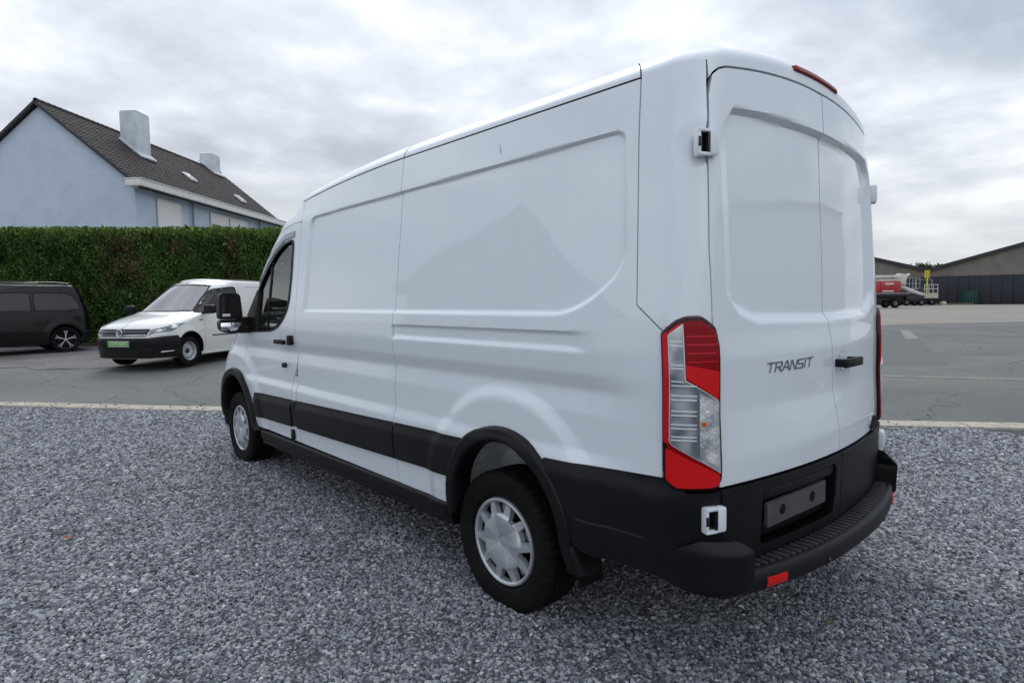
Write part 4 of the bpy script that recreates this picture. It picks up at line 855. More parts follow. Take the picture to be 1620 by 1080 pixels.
# --- rear doors
def rear_door(mir):
    top = [(-.802, 2.255), (-.787, 2.295), (-.76, 2.312), (-.72, 2.318), (-.5, 2.316), (-.25, 2.313), (.036, 2.31)]
    left = [(-.842, .805), (-.848, 1.0), (-.862, 1.40), (-.865, 1.44), (-.866, 1.66), (-.842, 2.0), (-.812, 2.22)]
    gm = .036
    if mir:
        o = [(-p[0], p[1]) for p in line(left, 3)+line(top[:-1], 3)]+[(gm, 2.31), (gm, .805)]
    else:
        o = line(left, 3)+line(top, 3)+[(gm, 2.31), (gm, .805)]
    d = sheet('rear_door', inset(o, G), .0085 if not mir else .012, rear_map, PAINT, VAN, skirt=.03, ref=CEN)
    lo = [(-.836, .475), (-.842, .797), (gm-.003, .797), (gm-.003, .475)] if not mir else [(gm+.003, .475), (gm+.003, .797), (.842, .797), (.836, .475)]
    if not mir:
        hole = rounded([(-.625, .548), (-.612, .765), (-.02, .765), (-.02, .64), (-.045, .548)], [.03, .03, .03, .03, .03], 4)
        lo2 = with_hole(lo, hole)
    else: lo2 = lo
    sheet('door_cladding', lo2, .012, rear_map0, PLASTIC, d, h=.014, skirt=.04 if not mir else .03, ref=CEN)
    return d
RD1 = rear_door(False); RD2 = rear_door(True)
hb = [(-.796, 2.3512), (-.800, 2.285), (-.785, 2.302), (-.76, 2.318), (-.72, 2.324), (-.5, 2.322), (-.25, 2.319), (0, 2.316)]
hb = line(hb, 3); hb = hb+[(-p[0], p[1]) for p in hb[::-1][1:]]
sheet('roof_header', hb, .012, rear_map0, PAINT, VAN, skirt=.03, ref=CEN)
def plate_map(v, z):
    P = rear_map0(v, z); return P
def pm(off):
    def f(v, z):
        P = rear_map0(v, z); P[:, 1] += off; return P
    return f
sheet('plate_recess', [(-.66, .52), (-.66, .79), (.012, .79), (.012, .52)], .03, pm(.028), PLASTIC, RD1, skirt=0, ref=CEN)
def flat_plate(v, z):
    t = (v+.58)/.47; y = -1.128-.032*t; return np.stack([v, y, z], 1)
pl_out = rounded([(-.585, .605), (-.585, .700), (-.105, .700), (-.105, .605)], .006, 2)
PLT = mat('plate_carrier_grey', (0.060, 0.061, 0.062), rough=0.6, var=(.075, .075, .074), vscale=10)
pc = sheet('plate_carrier', pl_out, .04, flat_plate, PLT, RD1, h=.002, skirt=.012, ref=CEN)
for vx in (-.47, -.225):
    b = MB(); t = (vx+.58)/.47; y = -1.128-.032*t
    b.lathe([(y-.0045, .0005), (y-.0045, .021), (y-.002, .022)], (vx, 0, .655), 'y', 20); b.build('fixing_hole', DARK, RD1)
sheet('plate_light_bar', rounded([(-.60, .715), (-.60, .760), (-.03, .760), (-.03, .715)], .01, 2), .02, pm(.0), PLASTIC, RD1, h=.006, bevel=.01, skirt=.03, ref=CEN)
# door handle on the right-hand leaf
b = MB(); y0 = float(rear_map0(np.array([.16]), np.array([1.19]))[0, 1])
b.box((.165, y0-.045, 1.195), (.205, .024, .042), .010); b.box((.085, y0-.02, 1.195), (.03, .05, .036), .006); b.box((.245, y0-.02, 1.195), (.03, .05, .036), .006)
b.build('door_handle', PLASTIC, RD2)
def hmap(v, z):
    P = rear_map(v, z); return P
b = MB(); vs, fs = sheet('x', [(.165+.05*math.cos(a), 1.205+.047*math.sin(a)) for a in np.linspace(0, 2*math.pi, 25)[:-1]], .012, lambda v, z: rear_map(v, z)+np.stack([v*0, .014*(1-ss(.0, 1, np.hypot((v-.165)/.05, (z-1.205)/.047)))-.0015, v*0], 1), None, None, skirt=0, ref=CEN, get=True)
b.add(vs, fs); b.build('handle_cup', PAINT, RD2)
# lettering on the left-hand leaf: TRANSIT in wide slanted strokes
STROKES = {'T': [[(0, 1), (1, 1)], [(.5, 1), (.5, 0)]], 'R': [[(.08, 0), (.08, 1), (.85, 1), (.97, .85), (.97, .62), (.85, .48), (.08, .48)], [(.5, .48), (1, 0)]],
           'A': [[(0, 0), (.42, 1), (.62, 1), (1, 0)], [(.2, .34), (.84, .34)]], 'N': [[(.05, 0), (.05, 1), (.2, 1), (.82, 0), (.97, 0), (.97, 1)]],
           'S': [[(.97, .98), (.2, .98), (.05, .86), (.05, .62), (.17, .5), (.85, .5), (.97, .38), (.97, .14), (.84, .02), (.02, .02)]], 'I': [[(.5, 0), (.5, 1)]]}
b = MB(); cur = -.545; ht = .036
for ch, wd in zip('TRANSIT', (.05, .05, .052, .05, .05, .016, .05)):
    for st in STROKES[ch]:
        P = [(cur+p[0]*wd+(p[1]-.5)*.013, 1.204+p[1]*ht) for p in st]
        for a, c in zip(P[:-1], P[1:]):
            d = np.array(c)-np.array(a); l = np.linalg.norm(d); d = d/l; nn = np.array([-d[1], d[0]])*.0026; e = d*.0022
            q = [np.array(a)-e-nn, np.array(c)+e-nn, np.array(c)+e+nn, np.array(a)-e+nn]
            vs, fs = sheet('x', [tuple(t) for t in q], .03, rear_map, None, None, h=.004, skirt=.004, ref=CEN, get=True); b.add(vs, fs)
    cur += wd+.0075
b.build('badge_lettering', BADGE, RD1)
# oval badge low on the right-hand leaf
def ell(cv, cz, a, bb, n=28): return [(cv+a*math.cos(2*math.pi*i/n), cz+bb*math.sin(2*math.pi*i/n)) for i in range(n)]
ob = sheet('oval_badge', ell(.635, .842, .080, .040), .012, rear_map0, BADGE, RD2, h=.007, skirt=.007, ref=CEN)
sheet('badge_face', ell(.635, .842, .072, .0335), .012, rear_map0, BADGEBLUE, RD2, h=.0115, skirt=.004, ref=CEN)
# --- hinges
for sg in (-1, 1):
    # v runs the same way on both leaves once mirrored
    d = RD1 if sg < 0 else RD2
    for z, v in ((2.045, .862), (.705, .890)):
        P = rear_map0(np.array([v]), np.array([z]))[0]
        b = MB(); k = MB(); ang = -sg*0.62 if z > 1 else -sg*.55
        M = rotz(sg*R_(20))
        def Wp(x, y, zz):
            q = M @ Vector((-sg*x, y, zz)); return (sg*P[0]+q.x, P[1]+q.y-.010, P[2]+q.z)
        b.box(Wp(.024, -.016, 0), (.040, .036, .092), .010, M); b.box(Wp(-.016, -.015, .041), (.052, .032, .013), .005, M)
        b.box(Wp(-.016, -.015, -.041), (.052, .032, .013), .005, M); b.box(Wp(-.037, -.013, 0), (.011, .032, .088), .005, M)
        h = b.build('hinge', PAINT, d)
        k.box(Wp(-.014, -.004, 0), (.04, .020, .072), .003, M); k.box(Wp(.000, -.027, 0), (.011, .010, .070), .003, M); k.box(Wp(-.038, -.027, 0), (.010, .005, .036), .003, M)
        k.build('hinge_pin', GLOSSBLK, h)
# --- tail lamps
LAMP = rounded([(-1.052, 1.375), (-1.0, 1.42), (-.965, 1.435), (-.915, 1.437), (-.855, 1.395), (-.838, 1.33), (-.838, .84), (-.865, .805), (-1.005, .805), (-1.045, .84)], .014, 3)
tl = sheet('tail_lamp', LAMP, .008, rear_map0, LAMPRIM, VAN, h=.016, bevel=.014, skirt=.03, ref=CEN)
lens = inset(LAMP, .013)
sheet('red_lens', lens, .008, rear_map0, REDDARK, tl, h=.019, bevel=.010, skirt=.003, ref=CEN)
sheet('red_lens', [(-1.038, .99), (-1.038, 1.365), (-1.022, 1.38), (-1.022, .975)], .01, rear_map0, REDLENS, tl, h=.0205, skirt=.003, ref=CEN)
sheet('red_lens', rounded([(-1.018, 1.378), (-.99, 1.405), (-.975, 1.41), (-.975, 1.40), (-1.018, 1.37)], .002, 2), .01, rear_map0, REDLENS, tl, h=.0205, skirt=.003, ref=CEN)
sheet('red_lens', [(-.973, 1.215), (-.860, 1.130), (-.858, 1.235), (-.973, 1.262)], .01, rear_map0, REDBRIGHT, tl, h=.0205, skirt=.003, ref=CEN)
sheet('red_lens', rounded([(-1.030, .965), (-.862, .862), (-.862, .83), (-.88, .822), (-1.0, .822), (-1.03, .85)], .01, 3), .01, rear_map0, REDBRIGHT, tl, h=.0205, skirt=.003, ref=CEN)
CL = [(-1.018, 1.366), (-.977, 1.402), (-.977, 1.207), (-.862, 1.126), (-.862, .872), (-1.012, .978), (-1.018, .99)]
sheet('clear_frame', rounded(inset(CL, -.0025), .004, 2), .01, rear_map0, LAMPBAR, tl, h=.0215, skirt=.004, ref=CEN)
cl = sheet('clear_lens', CL, .01, rear_map0, CLEARDK, tl, h=.0235, skirt=.004, ref=CEN)
sheet('reversing_lens', [(-.935, 1.165), (-.868, 1.118), (-.868, .888), (-.935, .935)], .01, rear_map0, CLEARLT, tl, h=.0255, skirt=.004, ref=CEN)
b = MB()
for z in (1.345, 1.330, 1.262, 1.250, 1.205, 1.190, 1.155, 1.140, 1.100, 1.085, 1.052, 1.038, 1.008, .996):
    vR = -.980 if z > 1.2 else -.944
    vs, fs = sheet('x', [(-1.014, z-.002), (vR, z-.004), (vR, z), (-1.014, z+.002)], .02, rear_map0, None, None, h=.0262, skirt=.003, ref=CEN, get=True); b.add(vs, fs)
b.build('lens_bars', LAMPBAR, tl)
for (v0, v1, z, m_) in [(-1.022, -.872-.035*i, .838+.026*i, REDLENS) for i in range(1, 4)]+[(-.968, -.872, 1.24+.03*i, REDLENS) for i in range(1, 5)]:
    sheet('lens_rib', [(v0, z), (v0, z+.004), (v1, z+.004), (v1, z)], .02, rear_map0, m_, tl, h=.0212, skirt=.002, ref=CEN)
sheet('amber_bulb', [(-.930, 1.045), (-.915, 1.045), (-.915, 1.060), (-.930, 1.060)], .01, rear_map0, AMBER, tl, h=.027, skirt=.003, ref=CEN)
def mir_tree(o, par):
    c = mirror_obj(o, parent=par)
    for ch in [x for x in bpy.data.objects if x.parent == o]: mir_tree(ch, c)
    return c
for p in (pr, pf, PIL, tl): mir_tree(p, VAN)
mir_tree(D1, VAN)
for nm in ('front_wing', 'cab_pillar', 'sill_post'): mir_tree([x for x in bpy.data.objects if x.name == nm][0], VAN)
# --- roof: rings that roll over from the flanks and close on the centre line
def perim(z, ins, nr=26, nc=12, nsd=40, nf=24):
    w = float(Wt(z)); R = float(RC(z)); yr = float(YR(z)); ya = float(YA(z)); rf = float(RF(z)); bw = float(BOW(z)); bf = float(BF(z)); P = []
    f = w-R
    for i in range(nr): P.append((f*i/nr, yr))
    for i in range(nc): t = math.pi/2*i/nc; P.append((f+R*math.sin(t), yr+R*(1-math.cos(t))))
    for i in range(nsd): P.append((w, yr+R+(ya-yr-R)*i/nsd))
    f2 = w-rf
    for i in range(nc): t = math.pi/2*i/nc; P.append((f2+rf*math.cos(t), ya+rf*math.sin(t)))
    for i in range(nf+1): P.append((f2*(1-i/nf), ya+rf))
    P = np.array(P); x, y = P[:, 0], P[:, 1].copy(); q = 1-(x/w)**2
    y = np.where(y < 1.0, y-bw*q, y+bf*q*ss(1.0, ya, y))
    cy = .75; hx = (w-ins)/w; L1 = cy-yr; L2 = ya+rf-cy
    y = np.where(y < cy, cy+(y-cy)*(L1-ins)/L1, cy+(y-cy)*(L2-ins*2.2)/L2)
    return np.stack([-x*hx, y], 1), w
rings = []; A_, B_ = .20, .090
for i in range(13):
    t = math.pi/2*i/12*.97; ins = A_*(1-math.cos(t)); P, w = perim(2.35, ins); z = 2.35+B_*math.sin(t)
    rings.append(np.stack([P[:, 0], P[:, 1], z+crown(-P[:, 0], w, np.full(len(P), 2.35))], 1))
last = rings[-1]; zl = last[:, 2]
for k in (.85, .65, .45, .25, .1, 0.0):
    q = last.copy(); q[:, 0] *= k; yc = np.clip(last[:, 1], last[:, 1].min()+.25*(1-k), last[:, 1].max()-.3*(1-k)); q[:, 1] = yc
    q[:, 2] = B_*math.sin(math.pi/2*.97)+2.35+crown(-q[:, 0], w, np.full(len(q), 2.35))
    rings.append(q)
for r in rings: r[:, 2] -= ydrop(r[:, 1], np.full(len(r), 2.35))
n = len(rings[0]); V = np.concatenate([rings[0]+np.array([.02, 0, -.0]) if False else rings[0]]+rings[1:]); F = []
for i in range(len(rings)-1):
    for k in range(n-1): F.append((i*n+k, i*n+k+1, (i+1)*n+k+1, (i+1)*n+k))
def half_roof(mir):
    VV = V.copy(); FF = F
    if mir: VV[:, 0] *= -1
    else: FF = [f[::-1] for f in F]
    return VV, FF
b = MB(); b.add(*half_roof(False)); b.add(*half_roof(True))
me_roof = b.build('roof', PAINT, VAN, ang=60)
bm = bmesh.new(); bm.from_mesh(me_roof.data); bmesh.ops.remove_doubles(bm, verts=bm.verts, dist=.0008); bmesh.ops.recalc_face_normals(bm, faces=bm.faces); bm.to_mesh(me_roof.data); bm.free()
# high brake lamp on the roof's rear edge
def bl_map(v, t):
    a = 1.0*t; ins = A_*(1-np.cos(a)); z = 2.35+B_*np.sin(a)
    w = float(Wt(2.35)); y = YR(2.35)-BOW(2.35)*(1-(v/w)**2); y = .75+(y-.75)*((.75-YR(2.35))-ins)/(.75-YR(2.35))
    return np.stack([v, y, z+crown(v, w, np.full(len(v), 2.35))], 1)
sheet('brake_lamp', rounded([(-.235, .06), (-.235, .34), (.235, .34), (.235, .06)], .04, 3), .02, bl_map, REDDARK, VAN, h=.010, bevel=.008, skirt=.01, ref=CEN, cellv=.05)
def roof_gap(y0, sg):
    b = MB(); vs = []; w = float(Wt(2.35)); n = 10
    for i in range(n+1):
        t = 1.35*i/n-.02; ins = A_*(1-math.cos(t)); x = (w-ins)+.0012*math.cos(t); z = 2.35+B_*math.sin(t)+float(crown(np.array([w-ins]), w, np.array([2.35]))[0])+.0012*math.sin(t)
        yy = .75+(y0-.75)*((.75+.985)-ins)/(.75+.985) if y0 < .75 else y0
        vs += [(sg*x, yy-.0028, z), (sg*x, yy+.0028, z)]
    b.add(vs, [(2*i, 2*i+1, 2*i+3, 2*i+2) for i in range(n)]); b.build('panel_gap', DARK, VAN)
for sg in (-1, 1): roof_gap(-.737, sg); roof_gap(.957, sg)
# --- black cladding and mouldings
so_ = [float(s_of_v(v, .7)) for v in (.845,)][0]
top_r = [(-.30, .815), (-.60, .828), (-.92, .848), (-.985, .85), (-1.0, .80), (so_, .797)]
o = [(-.46, .60), (-.40, .72), (-.325, .80), (-.345, .818)]+top_r[1:]+[(so_, .45), (-1.0, .465), (-.90, .472), (-.75, .468), (-.56, .455), (-.51, .47)]
def cl_(s, z):
    P = side_map(s, z); P[:, 0] -= (.003+.018*ss(0, .075, .826-.012*s-z))*(1-ss(-.88, -1.06, s)*.8); P[:, 1] -= .014*ss(-.92, -1.08, s); return P
sheet('rear_cladding', o, .012, cl_, PLASTIC, VAN, skirt=.035, ref=CEN)
sheet('cladding_crease', [(-.53, .590), (-.86, .602), (-.86, .609), (-.53, .599)], .02, cl_, STEPPL, VAN, h=.0025, skirt=.01, ref=CEN)
for a, c2 in ((.33, .921), (.929, 2.352), (2.456, 3.22)):
    zt = lambda s: .815-.0265*s; zb = lambda s: .592-.024*s
    if a < .5: oo = [(.365, zb(.365))]+[(-.05+.425*math.cos(t), ARCH_Z+.425*math.sin(t)) for t in np.linspace(.32, .93, 7)]+line([(.215, zt(.215)), (c2, zt(c2)), (c2, zb(c2))], 4)
    else: oo = line([(a, zb(a)), (a, zt(a)), (c2, zt(c2)), (c2, zb(c2))], 4)
    def tm_(s, z, zt=zt):
        P = side_map(s, z); P[:, 0] -= .003+.017*ss(0, .070, zt(s)-z); return P
    sheet('trim_strip', inset(oo, .002), .012, tm_, PLASTIC, D1 if a > 2.4 else VAN, skirt=.022, ref=CEN)
sheet('trim_strip', inset([(2.352, .538), (2.352, .752), (2.452, .75), (2.455, .535)], .002), .012, side_map, PLASTIC, VAN, h=.013, bevel=.01, skirt=.012, ref=CEN)
def moulding(cy, name, legR, legF):
    oo = [legF[0]]+arc(cy, ARCH_Z, .447, 0, 180, 30)+legR+arc(cy, ARCH_Z, .372, 180, 0, 26)+legF[1:]
    return sheet(name, oo, .009, side_map, PLASTIC, VAN, h=.030, bevel=.014, skirt=.085, ref=CEN, ang=50)
moulding(ARCH_R, 'arch_moulding', [(-.505, .45), (-.545, .33), (-.45, .33)], [(.405, .37), (.345, .37), (.33, .40)])
moulding(ARCH_F, 'arch_moulding', [(3.235, .43), (3.17, .40), (3.30, .36)], [(4.13, .40), (4.06, .40), (4.07, .43)])
sheet('sill', [(.40, .335), (.40, .425), (3.18, .405), (3.18, .315)], .03, side_map, PLASTIC, VAN, h=.018, bevel=.02, skirt=.10, ref=CEN, cellv=.008)
sheet('sill_lip', [(.40, .300), (.40, .330), (3.18, .310), (3.18, .280)], .04, side_map, PLASTIC, VAN, h=.002, bevel=.01, skirt=.06, ref=CEN, cellv=.008)
for nm in ('rear_cladding', 'trim_strip', 'arch_moulding', 'sill'):
    for x in [x for x in bpy.data.objects if x.name.split('.')[0] == nm and x.parent == VAN]: mirror_obj(x, nm, VAN)
# --- rear bumper with step
def ystep(x): return -1.272+.118*(np.abs(x)/.80)**2.2
BP = struct and None
xs = np.linspace(-.80, .80, 65); prof = [(.0, .508), (.004, .500), (.0, .497)]
rows = []
for x in xs:
    yi = float(rear_map0(np.array([x]), np.array([.50]))[0, 1])-.012; yo = float(ystep(x))
    rows.append([(x, yi+.04, .46), (x, yi+.02, .492), (x, yi-.004, .497), (x, yo+.010, .503), (x, yo-.001, .498), (x, yo-.008, .488), (x, yo-.014, .46), (x, yo-.010, .435), (x, yo+.004, .418), (x, yo+.03, .406), (x, yo+.09, .395)])
V2 = [p for r in rows for p in r]; m_ = len(rows[0]); F2 = [(i*m_+k, (i+1)*m_+k, (i+1)*m_+k+1, i*m_+k+1) for i in range(len(rows)-1) for k in range(m_-1)]
b = MB(); b.add(V2, F2); BUMP = b.build('rear_bumper', PLASTIC, VAN, ang=45)
b = MB()
for x in np.arange(-.75, .7501, .0395):
    yi = float(rear_map0(np.array([x]), np.array([.50]))[0, 1])-.020; yo = float(ystep(x))+.022
    b.box((x, (yi+yo)/2, .5035), (.026, abs(yo-yi), .010), .003)
b.build('step_tread', STEPPL, BUMP)
for sg in (-1, 1):
    oo = rounded([(.800, .415), (.800, .560), (.806, .600), (.83, .625), (.945, .632), (1.0, .60), (1.035, .53), (1.05, .475), (.98, .445), (.88, .42)], .012, 3)
    oo = [(sg*p[0], p[1]) for p in oo]
    def bc(v, z):
        P = rear_map0(v, z); a = np.abs(v); w_ = Wt(z); k = .100*(1-ss(.83, 1.07, a))*np.sqrt(np.clip((.640-z)/.05, 0, 1))*np.sqrt(np.clip((z-.400)/.05, .3, 1))+.015
        nx = ss(.86, 1.06, a); P[:, 0] += np.sign(v)*k*nx*.55; P[:, 1] -= k*np.sqrt(np.maximum(0, 1-nx**2)); return P
    sheet('bumper_corner', oo, .010, bc, PLASTIC, BUMP, skirt=.11, ref=CEN, ang=60)
    xr = [.60, .72]
    b = MB(); rr = []
    for x in np.linspace(.612, .715, 8):
        yo = float(ystep(x)); rr.append([(sg*x, yo+.0, .472), (sg*x, yo-.016, .470), (sg*x, yo-.0175, .458), (sg*x, yo-.0165, .438), (sg*x, yo-.013, .434), (sg*x, yo+.004, .432)])
    k = len(rr[0]); b.add([p for r in rr for p in r], [(i*k+j, (i+1)*k+j, (i+1)*k+j+1, i*k+j+1) for i in range(7) for j in range(k-1)]+[tuple(range(k)), tuple(7*k+j for j in range(k))])
    b.build('reflector', REDBRIGHT, BUMP)
for x in (-.33, .33):
    b = MB(); yo = float(ystep(x)); b.lathe([(yo-.0155, .001), (yo-.0155, .010), (yo-.013, .012), (yo+.0, .012)], (x, 0, .445), 'y', 16); b.build('parking_sensor', GLOSSBLK, BUMP)
# --- inner body so that the gaps are dark, wheel wells, floor
b = MB(); rr = []
for z in (.86, 1.2, 1.6, 2.0, 2.2, 2.33, 2.40):
    zz = min(z, 2.35); P, w = perim(zz, .035 if z < 2.36 else .16); P = P[P[:, 1] < 2.28]; half = np.concatenate([P, [[P[-1, 0], 2.28], [0, 2.28]]])
    h2 = half[::-1].copy(); h2[:, 0] *= -1; full = np.concatenate([half, h2[1:-1]])
    idx = np.linspace(0, len(half)-1, 70)
    def rs(H): 
        d = np.r_[0, np.cumsum(np.linalg.norm(np.diff(H, axis=0), axis=1))]; t = np.linspace(0, d[-1], 90); return np.stack([np.interp(t, d, H[:, 0]), np.interp(t, d, H[:, 1])], 1)
    hl_ = rs(half); hr_ = hl_[::-1].copy(); hr_[:, 0] *= -1; full = np.concatenate([hl_, hr_[1:-1]])
    cw = crown(full[:, 0], w, np.full(len(full), min(z, 2.35)))
    rr.append([(p[0], p[1], z-.02+c-float(ydrop(p[1], min(z, 2.35)))) for p, c in zip(full, cw)])
k = len(rr[0]); b.add([p for r in rr for p in r], [(i*k+j, i*k+(j+1) % k, (i+1)*k+(j+1) % k, (i+1)*k+j) for i in range(len(rr)-1) for j in range(k)]+[tuple(range(k)), tuple((len(rr)-1)*k+j for j in range(k))])
b.build('inner_body', DARK, VAN)
b = MB(); b.box((0, 1.55, .62), (1.26, 5.2, .50), .02); b.box((0, 1.85, .44), (1.88, 2.7, .16), .02); b.box((0, -.80, .62), (1.80, .5, .26), .05); b.build('underfloor', DARK, VAN)
b = MB(); b.tube([(-.8, 0, .32), (.8, 0, .32)], .05, 10); b.box((0, 0, .32), (.28, .3, .28), .09); b.tube([(-.45, -.95, .42), (-.45, .9, .44)], .03, 8)
b.build('rear_axle', DARK, VAN)
for cy in (ARCH_R, ARCH_F):
    for sg in (-1, 1):
        V3 = []; F3 = []; nn = 26
        for i in range(nn+1):
            t = math.pi*(-.12+1.24*i/nn); wv = .006*math.sin(i*1.7)
            for x, rr_ in ((.955, .405), (.90, .418), (.78, .424+wv), (.66, .42)): V3.append((sg*x, cy+rr_*math.cos(t), ARCH_Z+rr_*math.sin(t)))
        for i in range(nn):
            for k in range(3): F3.append((i*4+k, i*4+k+1, (i+1)*4+k+1, (i+1)*4+k))
        F3.append(tuple(i*4+3 for i in range(nn+1)))
        b = MB(); b.add(V3, F3); b.build('wheel_well', LINER if cy < 1 else DARK, VAN, ang=50)
b = MB(); b.box((-.85, -.45, .345), (.16, .012, .21), .004, rotx(R_(-6))); b.build('mud_flap', PLASTIC, VAN)
b = MB(); b.box((.85, -.45, .345), (.16, .012, .21), .004, rotx(R_(-6))); b.build('mud_flap', PLASTIC, VAN)

# --- wheels
def tyre_mesh(Ro=.347, wd=.225, rim=.222, n=200, blocks=True):
    h = wd/2
    prof = [(-h*.80, rim-.004), (-h*.96, rim+.012), (-h*1.02, rim+.045), (-h*1.03, rim+.075), (-h*.98, Ro-.030), (-h*.93, Ro-.014), (-h*.84, Ro-.005)]
    for a in (-.62, -.20, .20, .62):
        prof += [((a-.05)*h, Ro-.001), ((a-.045)*h, Ro-.009), ((a+.045)*h, Ro-.009), ((a+.05)*h, Ro-.001)]
    prof += [(-p[0], p[1]) for p in prof[6::-1]]
    vs = []; fs = []; m_ = len(prof)
    for k in range(n):
        q = 2*math.pi*k/n
        for (a, r) in prof:
            rr = r
            if blocks and r > Ro-.031 and k % 4 == 0: rr = r-(.008 if r > Ro-.016 else .004)
            q2 = q+(.012*math.copysign(1, a) if blocks and r > Ro-.016 else 0)*abs(a)/h
            vs.append((a, rr*math.cos(q2), rr*math.sin(q2)))
    for k in range(n):
        j = (k+1) % n
        for i in range(m_-1): fs.append((k*m_+i, j*m_+i, j*m_+i+1, k*m_+i+1))
    return vs, fs
def hubcap_mesh(R=.214, depth=.0):
    """silver wheel trim with ten windows; faces -x"""
    rad = [0, .012, .026, .030, .034, .06, .09, .110, .118, .128, .140, .165, .186, .194, .199, .205, .210, .214, .2145]
    xof = {0: -.006, .012: -.0065, .026: -.006, .030: -.002, .034: -.012, .06: -.016, .09: -.0175, .110: -.0165, .118: -.016, .128: -.0145, .140: -.0125, .165: -.009, .186: -.007, .194: -.009, .199: -.0135, .205: -.016, .210: -.014, .214: -.006, .2145: .03}
    ts = [-1, -.86, -.72, -.64, -.5, -.3, 0, .3, .5, .64, .72, .86]; nsec = 10; cols = nsec*len(ts)
    vs = []; fs = []; hole = set()
    for ri, r in enumerate(rad):
        for s in range(nsec):
            for ti, t in enumerate(ts):
                big = s % 2 == 0
                e_in, e_out = (6.0, 14.2) if big else (9.5, 13.6)
                k = min(max((r-.128)/(.194-.128), 0), 1); ha = e_in+(e_out-e_in)*k
                if abs(t) <= .64: a = t/.64*ha
                else: a = math.copysign(ha+(abs(t)-.64)/.36*(18-ha), t)
                q = R_(s*36+a); x = xof[r]
                if .034 <= r <= .128:   # five shallow facets and creases
                    ph = ((s*36+a+18) % 72)/72.0; x += -.013*abs(2*ph-1)*min(1, (r-.034)/.075)
                rr = r
                
                vs.append((x, rr*math.cos(q), rr*math.sin(q)))
    nC = cols; b0 = rad.index(.128); b1 = rad.index(.194)
    for ri in range(len(rad)-1):
        for c in range(nC):
            ti = c % len(ts); s = c//len(ts); nx = (c+1) % nC
            inside = b0 <= ri < b1 and 3 <= ti < 9
            if not (s % 2 == 0) and inside and ri < b0+1: inside = False
            if inside: hole.add((ri, c)); continue
            fs.append((ri*nC+c, ri*nC+nx, (ri+1)*nC+nx, (ri+1)*nC+c))
    # walls of the windows
    cnt = {}
    for f in fs:
        for a, bb in zip(f, f[1:]+f[:1]): cnt[(a, bb)] = 1
    low = {}; add = []
    last = (len(rad)-1)*nC
    for (a, bb) in list(cnt):
        if (bb, a) not in cnt and a < last and bb < last and a >= nC:
            for q in (a, bb):
                if q not in low: low[q] = len(vs); x, y, z = vs[q]; vs.append((x+.030, y*.985, z*.985))
            add.append((bb, a, low[a], low[bb]))
    return vs, fs+add
TY = tyre_mesh(); HC = hubcap_mesh()
def van_wheel(x, y, sg, steer=0):
    tm = MB(); tm.add(*TY); hm = MB(); hm.add(*HC); rm = MB()
    rm.lathe([(-.055, .218), (-.075, .222), (-.085, .226), (-.088, .214), (-.06, .205), (-.02, .195), (.06, .19), (.09, .215), (.09, .222)], (0, 0, 0), 'x', 40)
    rm.lathe([(-.012, .001), (-.012, .10), (-.035, .13), (-.03, .17), (.0, .197)], (0, 0, 0), 'x', 40)
    wl = bpy.data.objects.new('wheel', None); COL.objects.link(wl); wl.parent = VAN; wl.location = (x, y, .327); wl.rotation_euler = (R_(rng.uniform(0, 60)), 0, 0 if sg < 0 else math.pi)
    tm.build('tyre', RUBBER, wl, ang=30); rm.build('rim', STEEL, wl)
    h = hm.build('hubcap', SILVER, wl, smooth=False); h.location = (-.088, 0, 0)
    b = MB()
    for k in range(5):
        q = R_(36+72*k); c = (-.055, .155*math.cos(q), .155*math.sin(q)); b.box(c, (.02, .05, .05), .01, rotx(q))
    b.build('rim_spokes', mat('rim_grey', (.24, .245, .26), .5, .3) if 'rim_grey' not in MATS else MATS['rim_grey'], wl)
    return wl
for (x, y, sg) in ((-.868, 0, -1), (-.868, 3.75, -1), (.868, 0, 1), (.868, 3.75, 1)): van_wheel(x, y, sg)

# --- cab: glass, bonnet, nose, seats
WS = rounded([(-.80, 1.40), (-.66, 2.06), (.66, 2.06), (.80, 1.40)], .06, 4)
sheet('windscreen', WS, .04, front_map, GLASS, VAN, h=-.004, skirt=.0, ref=CEN)
sheet('cab_front', with_hole([(-1.0, 1.30), (-.92, 1.6), (-.85, 2.0), (-.80, 2.345), (.80, 2.345), (.85, 2.0), (.92, 1.6), (1.0, 1.30)], inset(WS, .004)), .03, front_map, PAINT, VAN, h=-.003, skirt=.02, ref=CEN)
sheet('bonnet', [(-1.12, .99), (-1.03, 1.295), (1.03, 1.295), (1.12, .99)], .03, front_map, PAINT, VAN, h=-.004, skirt=.02, ref=CEN, cellv=.012)
sheet('front_bumper', rounded([(-1.10, .28), (-1.08, .56), (-.7, .62), (.7, .62), (1.08, .56), (1.10, .28)], .03, 3), .03, front_map, PLASTIC, VAN, h=.03, bevel=.05, skirt=.05, ref=CEN)
sheet('nose_panel', [(-1.10, .55), (-1.10, .985), (1.10, .985), (1.10, .55)], .03, front_map, PAINT, VAN, h=-.006, skirt=.02, ref=CEN)
sheet('grille', rounded([(-.42, .64), (-.50, .93), (.50, .93), (.42, .64)], .05, 3), .03, front_map, GLOSSBLK, VAN, h=.012, bevel=.02, skirt=.02, ref=CEN)
for k in range(4):
    z = .69+.062*k; sheet('grille_bar', [(-.42-.02*k, z), (-.42-.02*k, z+.022), (.42+.02*k, z+.022), (.42+.02*k, z)], .05, front_map, CHROME, VAN, h=.02, bevel=.008, skirt=.02, ref=CEN, cellv=.008)
for sg in (-1, 1):
    sheet('headlamp', rounded([(sg*.53, .74), (sg*.55, .93), (sg*.95, 1.03), (sg*1.02, .98), (sg*.93, .80)], .03, 3), .02, front_map, CLEARLT, VAN, h=.012, bevel=.02, skirt=.02, ref=CEN)
b = MB()
